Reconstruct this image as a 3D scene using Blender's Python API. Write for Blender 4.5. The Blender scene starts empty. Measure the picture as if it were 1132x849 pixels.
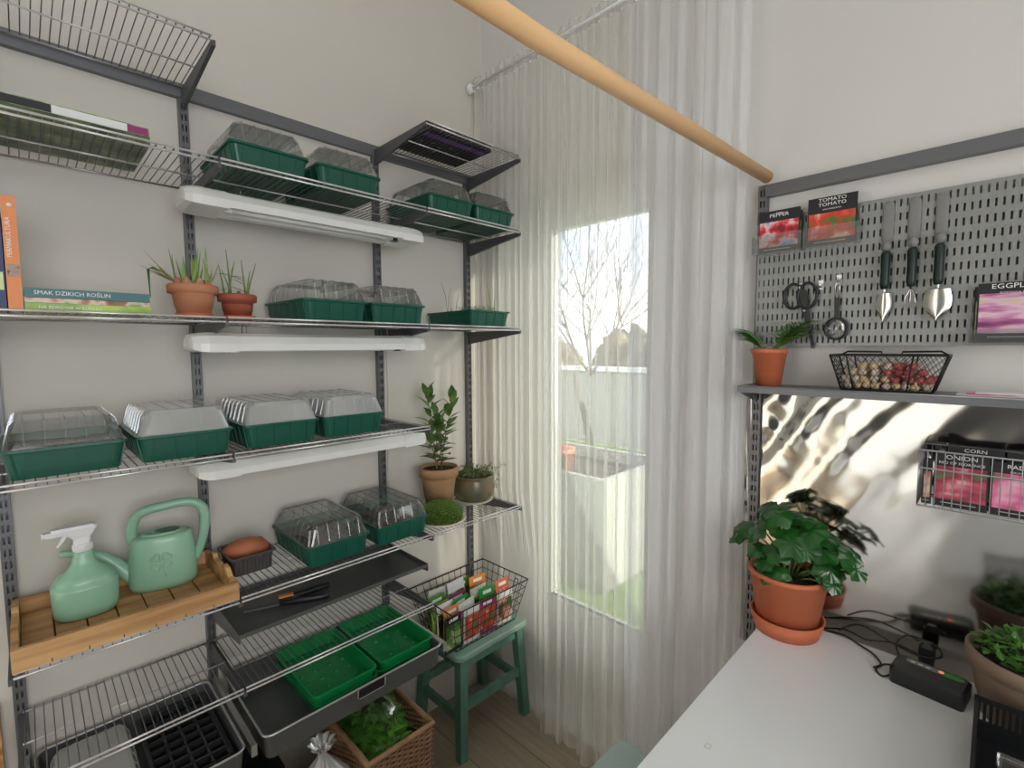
import bpy, math, random
from mathutils import Vector, Matrix
random.seed(7)
S = bpy.context.scene
PI = math.pi
# ------------------------------------------------------------------ camera
cam = bpy.data.cameras.new('camera'); camo = bpy.data.objects.new('camera', cam); S.collection.objects.link(camo)
RT = Vector((0.7076466, 0.70654259, -0.00581868)); UP = Vector((-0.04848823, 0.05677644, 0.99720877)); FW = Vector((-0.70490083, 0.70538925, -0.07443665))
M4 = Matrix(((RT.x, UP.x, -FW.x, 1.702), (RT.y, UP.y, -FW.y, -1.5222), (RT.z, UP.z, -FW.z, 1.6), (0, 0, 0, 1)))
camo.matrix_world = M4
cam.sensor_width = 36; cam.lens = 36 * 538.85 / 1132; cam.clip_start = .01; cam.clip_end = 200
S.camera = camo
# ------------------------------------------------------------------ colour, world, lights
S.view_settings.view_transform = 'Standard'; S.view_settings.look = 'None'
S.view_settings.gamma = 1; S.view_settings.use_curve_mapping = False
S.view_settings.exposure = 0.0
S.cycles.transparent_max_bounces = 32; S.cycles.max_bounces = 10; S.cycles.sample_clamp_indirect = 6
SKY = 3.4; FILL_BACK = 6.5; FILL_SIDE = 18; FILL_TOP = 8
W = bpy.data.worlds.new('sky'); S.world = W; W.use_nodes = True
nt = W.node_tree; nt.nodes.clear()
o_ = nt.nodes.new('ShaderNodeOutputWorld'); b_ = nt.nodes.new('ShaderNodeBackground'); tc_ = nt.nodes.new('ShaderNodeTexCoord')
n_ = nt.nodes.new('ShaderNodeTexNoise'); n_.inputs['Scale'].default_value = 2.4; n_.inputs['Detail'].default_value = 5
r_ = nt.nodes.new('ShaderNodeValToRGB'); r_.color_ramp.elements[0].color = (.62, .74, .9, 1); r_.color_ramp.elements[0].position = .42
r_.color_ramp.elements[1].color = (1, 1, 1, 1); r_.color_ramp.elements[1].position = .56
nt.links.new(tc_.outputs['Generated'], n_.inputs['Vector']); nt.links.new(n_.outputs['Fac'], r_.inputs[0])
nt.links.new(r_.outputs[0], b_.inputs[0]); b_.inputs[1].default_value = SKY; nt.links.new(b_.outputs[0], o_.inputs[0])

def area(name, loc, direction, sx, sy, power, col):
    l = bpy.data.lights.new(name, 'AREA'); l.shape = 'RECTANGLE'; l.size = sx; l.size_y = sy; l.energy = power; l.color = col
    o = bpy.data.objects.new(name, l); S.collection.objects.link(o); o.location = loc
    o.rotation_euler = Vector(direction).to_track_quat('-Z', 'Y').to_euler(); return o
area('fill_back', (.78, -3.97, 1.35), (0, 1, 0), 1.15, 1.9, FILL_BACK, (.95, .97, 1))  # added fill lamp standing in for an unseen window behind the camera
area('fill_side', (3.37, -1.7, 1.75), (-1, 0, 0), 1.5, 1.3, FILL_SIDE, (1, .99, .96))  # added fill lamp, brightens the right part of the back wall
area('fill_overhead', (2.3, -2.1, 3.44), (-.1, .1, -1), 1.0, 1.4, FILL_TOP, (1, .99, .97))  # added overhead fill below the closed ceiling, lifts the table top
portal = area('garden_door_portal', (.60, .19, 1.28), (0, -1, 0), .62, 1.66, 1, (1, 1, 1)); portal.data.cycles.is_portal = True
sun = bpy.data.lights.new('sun', 'SUN'); sun.energy = 12; sun.angle = .06; sun.color = (1, .92, .78)
suno = bpy.data.objects.new('sun', sun); S.collection.objects.link(suno); suno.rotation_euler = Vector((-.74, -.37, -.30)).to_track_quat('-Z', 'Y').to_euler()

# ------------------------------------------------------------------ materials
MATS = {}
def _mat(name):
    m = bpy.data.materials.new(name); m.use_nodes = True; m.node_tree.nodes.clear(); MATS[name] = m; return m, m.node_tree
def pbr(name, col, rough=.5, metal=0., spec=.5, noise=None, bump=None, trans=0., sub=0., emit=None, coat=0.):
    """noise=(colour2, scale, contrast, detail, stretch)"""
    m, t = _mat(name); N = t.nodes; L = t.links
    out = N.new('ShaderNodeOutputMaterial'); b = N.new('ShaderNodeBsdfPrincipled')
    b.inputs['Base Color'].default_value = (*col, 1); b.inputs['Roughness'].default_value = rough; b.inputs['Metallic'].default_value = metal
    b.inputs['Specular IOR Level'].default_value = spec; b.inputs['Coat Weight'].default_value = coat
    if trans: b.inputs['Transmission Weight'].default_value = trans
    if emit: b.inputs['Emission Color'].default_value = (*emit[0], 1); b.inputs['Emission Strength'].default_value = emit[1]
    L.new(b.outputs[0], out.inputs[0])
    if noise or bump:
        tc = N.new('ShaderNodeTexCoord'); mp = N.new('ShaderNodeMapping'); L.new(tc.outputs['Object'], mp.inputs[0])
        if noise and len(noise) > 4: mp.inputs['Scale'].default_value = noise[4]
    if noise:
        n = N.new('ShaderNodeTexNoise'); n.inputs['Scale'].default_value = noise[1]; n.inputs['Detail'].default_value = noise[3] if len(noise) > 3 else 3
        r = N.new('ShaderNodeValToRGB'); c = noise[2]
        r.color_ramp.elements[0].position = .5 - c; r.color_ramp.elements[1].position = .5 + c
        r.color_ramp.elements[0].color = (*col, 1); r.color_ramp.elements[1].color = (*noise[0], 1)
        L.new(mp.outputs[0], n.inputs['Vector']); L.new(n.outputs['Fac'], r.inputs[0]); L.new(r.outputs[0], b.inputs['Base Color'])
    if bump:
        n2 = N.new('ShaderNodeTexNoise'); n2.inputs['Scale'].default_value = bump[0]; n2.inputs['Detail'].default_value = 4
        bm = N.new('ShaderNodeBump'); bm.inputs['Strength'].default_value = bump[1]; bm.inputs['Distance'].default_value = .01
        L.new(mp.outputs[0], n2.inputs['Vector']); L.new(n2.outputs['Fac'], bm.inputs['Height']); L.new(bm.outputs[0], b.inputs['Normal'])
    return m
def ramp_mat(name, cols, scale, rough=.4, stretch=(1, 1, 1), tex='noise'):
    m, t = _mat(name); N = t.nodes; L = t.links
    out = N.new('ShaderNodeOutputMaterial'); b = N.new('ShaderNodeBsdfPrincipled'); b.inputs['Roughness'].default_value = rough
    tc = N.new('ShaderNodeTexCoord'); mp = N.new('ShaderNodeMapping'); mp.inputs['Scale'].default_value = stretch
    r = N.new('ShaderNodeValToRGB'); r.color_ramp.interpolation = 'LINEAR'
    if tex == 'noise': n = N.new('ShaderNodeTexNoise'); n.inputs['Scale'].default_value = scale; n.inputs['Detail'].default_value = 3; o = n.outputs['Fac']; lo, hi = .36, .64
    else: n = N.new('ShaderNodeTexVoronoi'); n.inputs['Scale'].default_value = scale; o = n.outputs['Distance']; lo, hi = .05, .7
    e = r.color_ramp.elements
    while len(e) < len(cols): e.new(.5)
    for i, c in enumerate(cols):
        e[i].position = lo + (hi - lo) * i / (len(cols) - 1)
    for i, c in enumerate(cols): e[i].color = (*c, 1)
    L.new(tc.outputs['Object'], mp.inputs[0]); L.new(mp.outputs[0], n.inputs['Vector']); L.new(o, r.inputs[0]); L.new(r.outputs[0], b.inputs['Base Color']); L.new(b.outputs[0], out.inputs[0])
    return m
def clear(name, tint, haze, edge=.12, rough=.06, hcol=(.85, .87, .87)):
    """thin clear plastic: see-through, a little milky, glossy reflection"""
    m, t = _mat(name); N = t.nodes; L = t.links
    out = N.new('ShaderNodeOutputMaterial'); tr = N.new('ShaderNodeBsdfTransparent'); tr.inputs[0].default_value = (*tint, 1)
    df = N.new('ShaderNodeBsdfDiffuse'); df.inputs[0].default_value = (*hcol, 1)
    gl = N.new('ShaderNodeBsdfGlossy'); gl.inputs['Roughness'].default_value = rough; gl.inputs[0].default_value = (1, 1, 1, 1)
    m1 = N.new('ShaderNodeMixShader'); m1.inputs[0].default_value = haze; L.new(tr.outputs[0], m1.inputs[1]); L.new(df.outputs[0], m1.inputs[2])
    lw = N.new('ShaderNodeLayerWeight'); lw.inputs[0].default_value = .35
    mu = N.new('ShaderNodeMath'); mu.operation = 'MULTIPLY_ADD'; L.new(lw.outputs['Fresnel'], mu.inputs[0]); mu.inputs[1].default_value = .8; mu.inputs[2].default_value = edge; mu.use_clamp = True
    m2 = N.new('ShaderNodeMixShader'); L.new(mu.outputs[0], m2.inputs[0]); L.new(m1.outputs[0], m2.inputs[1]); L.new(gl.outputs[0], m2.inputs[2])
    L.new(m2.outputs[0], out.inputs[0]); return m
def sheer(name, col, dens, gain):
    m, t = _mat(name); N = t.nodes; L = t.links
    out = N.new('ShaderNodeOutputMaterial'); tr = N.new('ShaderNodeBsdfTransparent')
    df = N.new('ShaderNodeBsdfDiffuse'); df.inputs[0].default_value = (*col, 1); tl = N.new('ShaderNodeBsdfTranslucent'); tl.inputs[0].default_value = (*col, 1)
    m0 = N.new('ShaderNodeMixShader'); m0.inputs[0].default_value = .5; L.new(df.outputs[0], m0.inputs[1]); L.new(tl.outputs[0], m0.inputs[2])
    lw = N.new('ShaderNodeLayerWeight'); lw.inputs[0].default_value = .5
    mu = N.new('ShaderNodeMath'); mu.operation = 'MULTIPLY_ADD'; mu.use_clamp = True; L.new(lw.outputs['Facing'], mu.inputs[0]); mu.inputs[1].default_value = gain; mu.inputs[2].default_value = dens
    m1 = N.new('ShaderNodeMixShader'); L.new(mu.outputs[0], m1.inputs[0]); L.new(tr.outputs[0], m1.inputs[1]); L.new(m0.outputs[0], m1.inputs[2])
    L.new(m1.outputs[0], out.inputs[0]); return m

pbr('wall_paint', (.67, .64, .58), .85, bump=(60, .05))
pbr('wall_paint2', (.70, .69, .665), .85, bump=(60, .05))
pbr('ceiling', (.75, .74, .72), .9)
pbr('pvc', (.82, .82, .78), .4)
pbr('wire', (.42, .42, .44), .32, .85)
pbr('wire_deck', (.20, .20, .21), .35, .6)
pbr('rail_highlight', (.66, .64, .64), .28, .5)  # lighter base colour paints highlights onto the rails
pbr('steel_dark', (.10, .10, .11), .45, .3)
pbr('steel_grey', (.17, .175, .19), .42, .5)
pbr('slot_bar', (.15, .15, .16), .4, .4)
pbr('sheet_steel', (.105, .11, .11), .33, .25)
pbr('rim_steel', (.55, .56, .57), .3, .8)
pbr('peg_steel', (.29, .30, .30), .4, .4)
pbr('peg_shade', (.14, .14, .14), .7)
pbr('green_tray', (.003, .075, .05), .35, noise=((.005, .095, .062), 9, .3))
pbr('bright_tray', (.004, .20, .05), .3, noise=((.008, .27, .075), 9, .3))
pbr('soil', (.018, .012, .009), .95, noise=((.06, .04, .03), 90, .2), bump=(120, 1))
clear('dome', (.97, .98, .98), .05, .05)
clear('dome_fogged', (.92, .93, .93), .38, .16, .12)
clear('acrylic', (.96, .97, .98), .04, .05)
clear('bag_film', (.9, .92, .92), .35, .05, .25)
clear('pane', (.97, .98, .98), .0, .02, .01)
pbr('terracotta', (.50, .19, .09), .8, noise=((.58, .27, .15), 14, .25))
pbr('terracotta_red', (.40, .105, .055), .55, noise=((.33, .085, .05), 12, .3))
pbr('terracotta_orange', (.62, .17, .075), .6, noise=((.55, .15, .07), 10, .3))
pbr('terracotta_aged', (.34, .20, .095), .8, noise=((.48, .27, .14), 12, .25, 4, (1, 1, 2.5)))
pbr('terracotta_brown', (.28, .2, .14), .75, noise=((.22, .15, .11), 12, .25))
pbr('glaze', (.20, .12, .06), .35, noise=((.12, .13, .08), 12, .12), coat=.3)
pbr('sage_plastic', (.27, .50, .35), .33, noise=((.29, .52, .37), 5, .3), coat=.15)
pbr('sage_dark', (.06, .13, .09), .5)
pbr('white_plastic', (.8, .81, .82), .35)
pbr('fixture_white', (.78, .78, .75), .35)
pbr('tube_glass', (.85, .86, .86), .2)
pbr('black_plastic', (.012, .013, .015), .4)
pbr('grey_plastic', (.07, .065, .065), .5)
pbr('black_wire', (.012, .012, .013), .4, .4)
pbr('wood_tray', (.30, .14, .05), .55, noise=((.66, .39, .17), 13, .17, 8, (2.2, .22, 2.6)))
pbr('wood_pole', (.72, .42, .19), .45, noise=((.82, .53, .28), 14, .3, 5, (4, .25, 4)))
pbr('wood_end', (.55, .30, .13), .6)
pbr('floor_oak', (.30, .235, .16), .5)
pbr('stool_green', (.075, .20, .155), .5, noise=((.14, .29, .23), 9, .25, 5, (3, 3, .7)))
pbr('stool_seat', (.34, .43, .38), .5, noise=((.22, .40, .32), 8, .12, 6))
pbr('pale_seat', (.42, .52, .5), .45, noise=((.34, .47, .44), 6, .2))
pbr('table_white', (.86, .88, .9), .16, coat=.3)
pbr('leaf', (.055, .16, .025), .4, noise=((.09, .24, .04), 20, .2))
pbr('leaf_salad', (.04, .17, .02), .4, noise=((.14, .34, .05), 18, .2))
pbr('leaf_dark', (.008, .055, .012), .22, noise=((.022, .12, .018), 18, .2), coat=.2)
pbr('leaf_bay', (.14, .26, .06), .35, noise=((.07, .16, .035), 25, .2))
pbr('leaf_light', (.33, .45, .12), .5, noise=((.14, .30, .05), 14, .2))
pbr('leaf_pale', (.55, .52, .28), .5, noise=((.35, .42, .15), 12, .25))
pbr('fern', (.07, .25, .03), .5, noise=((.13, .34, .05), 30, .2))
pbr('thyme', (.10, .14, .06), .6, noise=((.17, .20, .09), 40, .2))
pbr('cress', (.10, .22, .03), .6, noise=((.26, .40, .08), 160, .2))
pbr('stem_brown', (.20, .12, .06), .7)
pbr('stem_green', (.20, .28, .10), .5)
pbr('bulb', (.35, .10, .06), .4, noise=((.62, .4, .25), 20, .2))
pbr('potato', (.45, .14, .06), .6, noise=((.33, .10, .045), 14, .2), bump=(25, .4))
pbr('plate', (.68, .62, .5), .5)
pbr('dark_handle', (.008, .02, .018), .45)
pbr('tool_steel', (.75, .72, .66), .22, .95)
pbr('magnet_grey', (.22, .22, .22), .5)
pbr('hook_steel', (.6, .6, .6), .25, .9)
pbr('wicker', (.30, .155, .08), .6, noise=((.42, .24, .13), 30, .25))
pbr('wicker_dark', (.12, .06, .035), .7)
pbr('cable_white', (.62, .62, .58), .5)
pbr('paper', (.75, .74, .7), .7)
pbr('ink_white', (.85, .85, .85), .6)
pbr('ink_black', (.015, .015, .02), .5)
pbr('led_green', (.02, .35, .05), .4)
pbr('led_red', (.9, .1, .08), .4, emit=((1, .12, .08), 1.2))
pbr('grass', (.16, .26, .07), .9, noise=((.26, .34, .13), 6, .2))
pbr('snow', (.85, .87, .9), .8, noise=((.72, .74, .76), 3, .2))
pbr('bark', (.17, .14, .12), .9)
pbr('fence_grey', (.40, .385, .36), .8)
pbr('fence_cap', (.85, .86, .87), .7)
pbr('hedge', (.22, .19, .13), .9, noise=((.13, .12, .08), 14, .15))
pbr('box_grey', (.33, .33, .30), .8, noise=((.27, .28, .25), 4, .3))
pbr('cord_grey', (.5, .5, .48), .6)
pbr('purple', (.24, .12, .38), .5)
pbr('teal_cover', (.045, .16, .17), .45)
pbr('orange_cover', (.82, .28, .09), .5)
pbr('navy_cover', (.012, .03, .13), .45)
pbr('magenta_cover', (.30, .03, .16), .5)
pbr('orange_grip', (.7, .25, .05), .5)
foilm = pbr('foil', (.50, .485, .455), .10, 1.0)
ramp_mat('veg_photo', [(.03, .10, .02), (.16, .30, .05), (.55, .62, .40), (.10, .20, .04)], 14)
ramp_mat('veg_dark', [(.02, .04, .015), (.09, .13, .04), (.22, .24, .12)], 16)
ramp_mat('market_photo', [(.05, .12, .03), (.45, .10, .06), (.75, .6, .45), (.25, .35, .1)], 18)
ramp_mat('lime_photo', [(.45, .62, .10), (.22, .40, .05), (.60, .72, .3)], 14)
ramp_mat('tomato_photo', [(.10, .18, .04), (.62, .05, .03), (.75, .12, .07), (.85, .6, .5)], 26)
ramp_mat('pepper_photo', [(.25, .02, .03), (.75, .04, .06), (.85, .65, .65), (.25, .35, .65)], 26)
ramp_mat('eggplant_photo', [(.16, .03, .10), (.42, .10, .28), (.80, .50, .68), (.55, .62, .15)], 18, stretch=(.35, 1, 2.2))
ramp_mat('onion_photo', [(.10, .22, .06), (.30, .02, .06), (.62, .10, .16), (.85, .65, .6)], 22, stretch=(.6, 1, 1))
ramp_mat('radish_photo', [(.10, .25, .06), (.75, .12, .32), (.92, .35, .55), (.9, .7, .75)], 18)
ramp_mat('portrait_photo', [(.05, .03, .02), (.45, .28, .2), (.2, .2, .18)], 60)

# floor planks
m, t = _mat('floor_planks'); N = t.nodes; L = t.links
out = N.new('ShaderNodeOutputMaterial'); b = N.new('ShaderNodeBsdfPrincipled'); b.inputs['Roughness'].default_value = .45
tc = N.new('ShaderNodeTexCoord'); mp = N.new('ShaderNodeMapping'); mp.inputs['Rotation'].default_value = (0, 0, 0)
br = N.new('ShaderNodeTexBrick'); br.inputs['Scale'].default_value = 1; br.inputs['Brick Width'].default_value = 1.3; br.inputs['Row Height'].default_value = .19
br.inputs['Mortar Size'].default_value = .0015; br.inputs['Color1'].default_value = (.52, .42, .31, 1); br.inputs['Color2'].default_value = (.46, .37, .27, 1); br.inputs['Mortar'].default_value = (.12, .09, .06, 1)
n = N.new('ShaderNodeTexNoise'); n.inputs['Scale'].default_value = 6; n.inputs['Detail'].default_value = 6; mp2 = N.new('ShaderNodeMapping'); mp2.inputs['Scale'].default_value = (.6, 9, 1)
mx = N.new('ShaderNodeMixRGB'); mx.blend_type = 'MULTIPLY'; mx.inputs[0].default_value = .5
L.new(tc.outputs['Object'], mp.inputs[0]); L.new(mp.outputs[0], br.inputs['Vector']); L.new(tc.outputs['Object'], mp2.inputs[0]); L.new(mp2.outputs[0], n.inputs['Vector'])
L.new(br.outputs[0], mx.inputs[1]); L.new(n.outputs['Fac'], mx.inputs[2]); L.new(mx.outputs[0], b.inputs['Base Color']); L.new(b.outputs[0], out.inputs[0])

# ------------------------------------------------------------------ mesh helpers
class MB:
    def __init__(s): s.v = []; s.f = []; s.m = []; s.sm = []
    def face(s, idx, mi=0, smooth=False): s.f.append(idx); s.m.append(mi); s.sm.append(smooth)
    def box(s, a, b, mi=0, M=None):
        x0, y0, z0 = a; x1, y1, z1 = b; n = len(s.v)
        P = [(x0, y0, z0), (x1, y0, z0), (x1, y1, z0), (x0, y1, z0), (x0, y0, z1), (x1, y0, z1), (x1, y1, z1), (x0, y1, z1)]
        if M is not None: P = [tuple(M @ Vector(p)) for p in P]
        s.v += P
        for q in ((3, 2, 1, 0), (4, 5, 6, 7), (0, 1, 5, 4), (1, 2, 6, 5), (2, 3, 7, 6), (3, 0, 4, 7)): s.face([n + i for i in q], mi)
        return s
    def hexa(s, P, mi=0):
        n = len(s.v); s.v += [tuple(p) for p in P]
        for q in ((3, 2, 1, 0), (4, 5, 6, 7), (0, 1, 5, 4), (1, 2, 6, 5), (2, 3, 7, 6), (3, 0, 4, 7)): s.face([n + i for i in q], mi)
        return s
    def tube(s, pts, r, n=8, mi=0, closed=False, smooth=True):
        pts = [Vector(p) for p in pts]; k = len(pts); rr = r if isinstance(r, (list, tuple)) else [r] * k
        base = len(s.v); ref = None
        for i, p in enumerate(pts):
            if closed: d = pts[(i + 1) % k] - pts[i - 1]
            else: d = pts[min(i + 1, k - 1)] - pts[max(i - 1, 0)]
            if d.length < 1e-9: d = Vector((0, 0, 1))
            d.normalize()
            if ref is None: ref = Vector((0, 0, 1)) if abs(d.z) < .9 else Vector((1, 0, 0))
            a = (ref - d * ref.dot(d))
            if a.length < 1e-6: a = d.orthogonal()
            a.normalize(); ref = a; c = d.cross(a)
            for j in range(n):
                t = 2 * PI * j / n + PI / n; s.v.append(tuple(p + (a * math.cos(t) + c * math.sin(t)) * rr[i]))
        for i in range(k if closed else k - 1):
            A = base + i * n; B = base + ((i + 1) % k) * n
            for j in range(n): s.face([A + j, A + (j + 1) % n, B + (j + 1) % n, B + j], mi, smooth)
        if not closed:
            s.face([base + j for j in range(n)][::-1], mi); s.face([base + (k - 1) * n + j for j in range(n)], mi)
        return s
    def lathe(s, prof, c=(0, 0, 0), n=32, sx=1, sy=1, mi=0, smooth=True, power=2.0, off=None, cap0=False, cap1=False):
        base = len(s.v)
        for k, (r, z) in enumerate(prof):
            ox, oy = off(z) if off else (0, 0)
            for j in range(n):
                t = 2 * PI * j / n; ct, st = math.cos(t), math.sin(t)
                if power != 2: ct = math.copysign(abs(ct) ** (2 / power), ct); st = math.copysign(abs(st) ** (2 / power), st)
                s.v.append((c[0] + ox + r * sx * ct, c[1] + oy + r * sy * st, c[2] + z))
        for i in range(len(prof) - 1):
            A = base + i * n; B = A + n
            for j in range(n): s.face([A + j, A + (j + 1) % n, B + (j + 1) % n, B + j], mi, smooth)
        if cap0: s.face([base + j for j in range(n)][::-1], mi)
        if cap1: s.face([base + (len(prof) - 1) * n + j for j in range(n)], mi)
        return s
    def rings(s, R, mi=0, smooth=False, cap0=False, cap1=False):
        base = len(s.v); n = len(R[0])
        for r in R: s.v += [tuple(p) for p in r]
        for i in range(len(R) - 1):
            A = base + i * n; B = A + n
            for j in range(n): s.face([A + j, A + (j + 1) % n, B + (j + 1) % n, B + j], mi, smooth)
        if cap0: s.face([base + j for j in range(n)][::-1], mi)
        if cap1: s.face([base + (len(R) - 1) * n + j for j in range(n)], mi)
        return s
    def grid(s, fn, nu, nv, mi=0, smooth=True):
        base = len(s.v)
        for i in range(nu + 1):
            for j in range(nv + 1): s.v.append(tuple(fn(i / nu, j / nv)))
        for i in range(nu):
            for j in range(nv):
                a = base + i * (nv + 1) + j; s.face([a, a + nv + 1, a + nv + 2, a + 1], mi, smooth)
        return s
    def leaf(s, base, d, up, L, w, bend=.3, fold=.15, mi=0, n=5, tip=1.0):
        base = Vector(base); d = Vector(d).normalized(); up = Vector(up); up = up - d * up.dot(d)
        if up.length < 1e-4: up = d.orthogonal()
        up.normalize(); side = d.cross(up); b0 = len(s.v)
        for i in range(n + 1):
            t = i / n; ww = w * .5 * math.sin(PI * (t ** (.8 * tip)) * .97 + .03) ; ww = max(ww, w * .03)
            c = base + d * (L * t) - up * (bend * L * t * t)
            s.v.append(tuple(c + side * ww + up * fold * ww)); s.v.append(tuple(c)); s.v.append(tuple(c - side * ww + up * fold * ww))
        for i in range(n):
            a = b0 + i * 3
            s.face([a, a + 1, a + 4, a + 3], mi, True); s.face([a + 1, a + 2, a + 5, a + 4], mi, True)
        return s
    def build(s, name, mats, parent=None, loc=None):
        me = bpy.data.meshes.new(name); me.from_pydata(s.v, [], s.f)
        if not isinstance(mats, (list, tuple)): mats = [mats]
        for m in mats: me.materials.append(MATS[m])
        me.polygons.foreach_set('material_index', s.m); me.polygons.foreach_set('use_smooth', s.sm); me.update()
        o = bpy.data.objects.new(name, me); S.collection.objects.link(o)
        if parent: o.parent = parent
        if loc: o.location = loc
        return o
def rrect(x0, y0, x1, y1, z, r, n=4):
    P = []
    for cx, cy, a0 in ((x1 - r, y1 - r, 0), (x0 + r, y1 - r, 90), (x0 + r, y0 + r, 180), (x1 - r, y0 + r, 270)):
        for i in range(n + 1):
            a = math.radians(a0 + 90 * i / n); P.append((cx + r * math.cos(a), cy + r * math.sin(a), z))
    return P
def tag(o, label=None, cat=None, group=None, kind=None):
    if label: o['label'] = label
    if cat: o['category'] = cat
    if group: o['group'] = group
    if kind: o['kind'] = kind
    return o
def thing(name, label, cat, loc=(0, 0, 0), rz=0, group=None):
    o = bpy.data.objects.new(name, None); S.collection.objects.link(o); o.empty_display_size = .05
    o.location = loc; o.rotation_euler = (0, 0, rz); return tag(o, label, cat, group)
def struct(o): o['kind'] = 'structure'; return o
def copy_tree(o, parent=None):
    c = o.copy(); S.collection.objects.link(c); c.parent = parent
    for ch in list(o.children): copy_tree(ch, c)
    return c
def dup(o, loc, rz, label, group=None):
    c = copy_tree(o); c.location = loc; c.rotation_euler = (0, 0, rz); c['label'] = label
    if group: c['group'] = group
    return c
FX = Matrix(((0, 0, 1, 0), (1, 0, 0, 0), (0, 1, 0, 0), (0, 0, 0, 1)))      # text seen from +x
FY = Matrix(((1, 0, 0, 0), (0, 0, -1, 0), (0, 1, 0, 0), (0, 0, 0, 1)))     # text seen from -y
FZ = Matrix.Identity(4)
def text(name, body, size, loc, F, mat, parent, xs=1., align='LEFT'):
    c = bpy.data.curves.new(name, 'FONT'); c.body = body; c.size = size; c.align_x = align; c.align_y = 'CENTER'; c.extrude = .0002; c.resolution_u = 2
    o = bpy.data.objects.new(name, c); S.collection.objects.link(o)
    dg = bpy.context.evaluated_depsgraph_get(); me = bpy.data.meshes.new_from_object(o.evaluated_get(dg)); bpy.data.objects.remove(o)
    Mx = Matrix.Translation(loc) @ F @ Matrix.Diagonal((xs, 1, 1, 1)); me.transform(Mx); me.materials.clear(); me.materials.append(MATS[mat])
    q = bpy.data.objects.new(name, me); S.collection.objects.link(q); q.parent = parent; return q

# ------------------------------------------------------------------ room
U = [-1.576, -1.159, -.552, -.109]; D = .338
Z1, Z2, Z3, Z4, Z5, Z6 = 2.345, 2.063, 1.679, 1.335, .955, .709
H = 3.5
struct(MB().box((-.12, -4.1, 0), (0, .12, H)).build('wall_left', 'wall_paint'))
w = MB(); w.box((0, 0, 0), (.10, .1, H)); w.box((.84, 0, 0), (3.4, .1, H)); w.box((.10, 0, 2.26), (.84, .1, H))
struct(w.build('wall_back', 'wall_paint2'))
w = MB(); w.box((0, -4.1, 0), (.15, -4, H)); w.box((1.4, -4.1, 0), (3.4, -4, H)); w.box((.15, -4.1, 2.35), (1.4, -4, H)); w.box((.15, -4.1, 0), (1.4, -4, .35))
struct(w.build('wall_front', 'wall_paint'))
w = MB(); w.box((3.4, -4.1, 0), (3.52, -2.5, H)); w.box((3.4, -.9, 0), (3.52, .1, H)); w.box((3.4, -2.5, 0), (3.52, -.9, 1.05)); w.box((3.4, -2.5, 2.45), (3.52, -.9, H))
struct(w.build('wall_right', 'wall_paint'))
struct(MB().box((0, -4.1, -.06), (3.4, 0, 0)).build('floor', 'floor_planks'))
struct(MB().box((-.12, -4.1, H), (3.52, .12, H + .1)).build('ceiling', 'ceiling'))
struct(MB().box((.10, -.0, -.06), (.84, .1, 0)).build('trim_1', 'pvc'))
# garden door behind the curtain
f = MB(); y0, y1 = .1, .17
f.box((-.0, y0, 0), (.1, y1, 2.36)); f.box((.1, y0, 2.235), (1.2, y1, 2.36)); f.box((1.02, y0, 0), (1.2, y1, 2.235)); f.box((.1, y0, 0), (1.02, y1, .04))
dr = struct(f.build('door_1', 'pvc'))
f = MB(); y0, y1 = .115, .16
f.box((.1, y0, .04), (.31, y1, 2.235)); f.box((.90, y0, .04), (1.02, y1, 2.235)); f.box((.31, y0, 2.10), (.90, y1, 2.235)); f.box((.31, y0, .04), (.90, y1, .466))
f.box((.30, y0 - .006, .466), (.91, y0, .482)); f.build('door_sash', 'pvc', dr)
MB().box((.31, .134, .466), (.90, .140, 2.10)).build('glass_pane', 'pane', dr)
MB().box((.31, .115, .470), (.90, .13, .486)).build('gasket', 'black_plastic', dr)

# ------------------------------------------------------------------ outside
w = MB(); w.grid(lambda u, v: (-22 + 34 * u, .2 + 24 * v, -.1 + .03 * math.sin(9 * u) * math.sin(8 * v)), 30, 30)
struct(w.build('lawn', 'grass'))
w = MB(); R = []
for k in range(24):
    a = 2 * PI * k / 24; rr = 1 + .18 * math.sin(3 * a) + .1 * math.cos(5 * a); R.append((-.35 + 1.25 * rr * math.cos(a) - .75 * rr * math.sin(a), 4.0 + 1.5 * rr * math.sin(a), -.05))
w.rings([[(p[0], p[1], -.12) for p in R], R], cap1=True); tag(w.build('snow_patch', 'snow'), 'bright white patch of snow on the lawn seen low through the curtain', 'snow')
t = thing('garden_fence', 'grey panel fence with a pale top rail beyond the lawn', 'fence', (0, 5.6, -.1))
w = MB(); [w.box((-12 + 1.8 * k, -.02, 0), (-12 + 1.8 * k + 1.74, .02, 1.28)) for k in range(12)]; w.build('panel', 'fence_grey', t)
MB().box((-12, -.06, 1.28), (9.6, .06, 1.36)).build('top_rail', 'fence_cap', t)
for k in range(13): MB().box((-12.06 + 1.8 * k, -.05, 0), (-11.97 + 1.8 * k, .05, 1.33)).build('fence_post', 'fence_grey', t)
struct(MB().box((-7, -8.2, -.1), (9, -8, 5.5)).build('wall_sky_block', 'fence_grey'))  # unseen wall added to keep bright sky out of the foil reflection
struct(MB().box((-7, -8, -.14), (9, -4.12, -.1)).build('yard', 'box_grey'))
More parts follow.
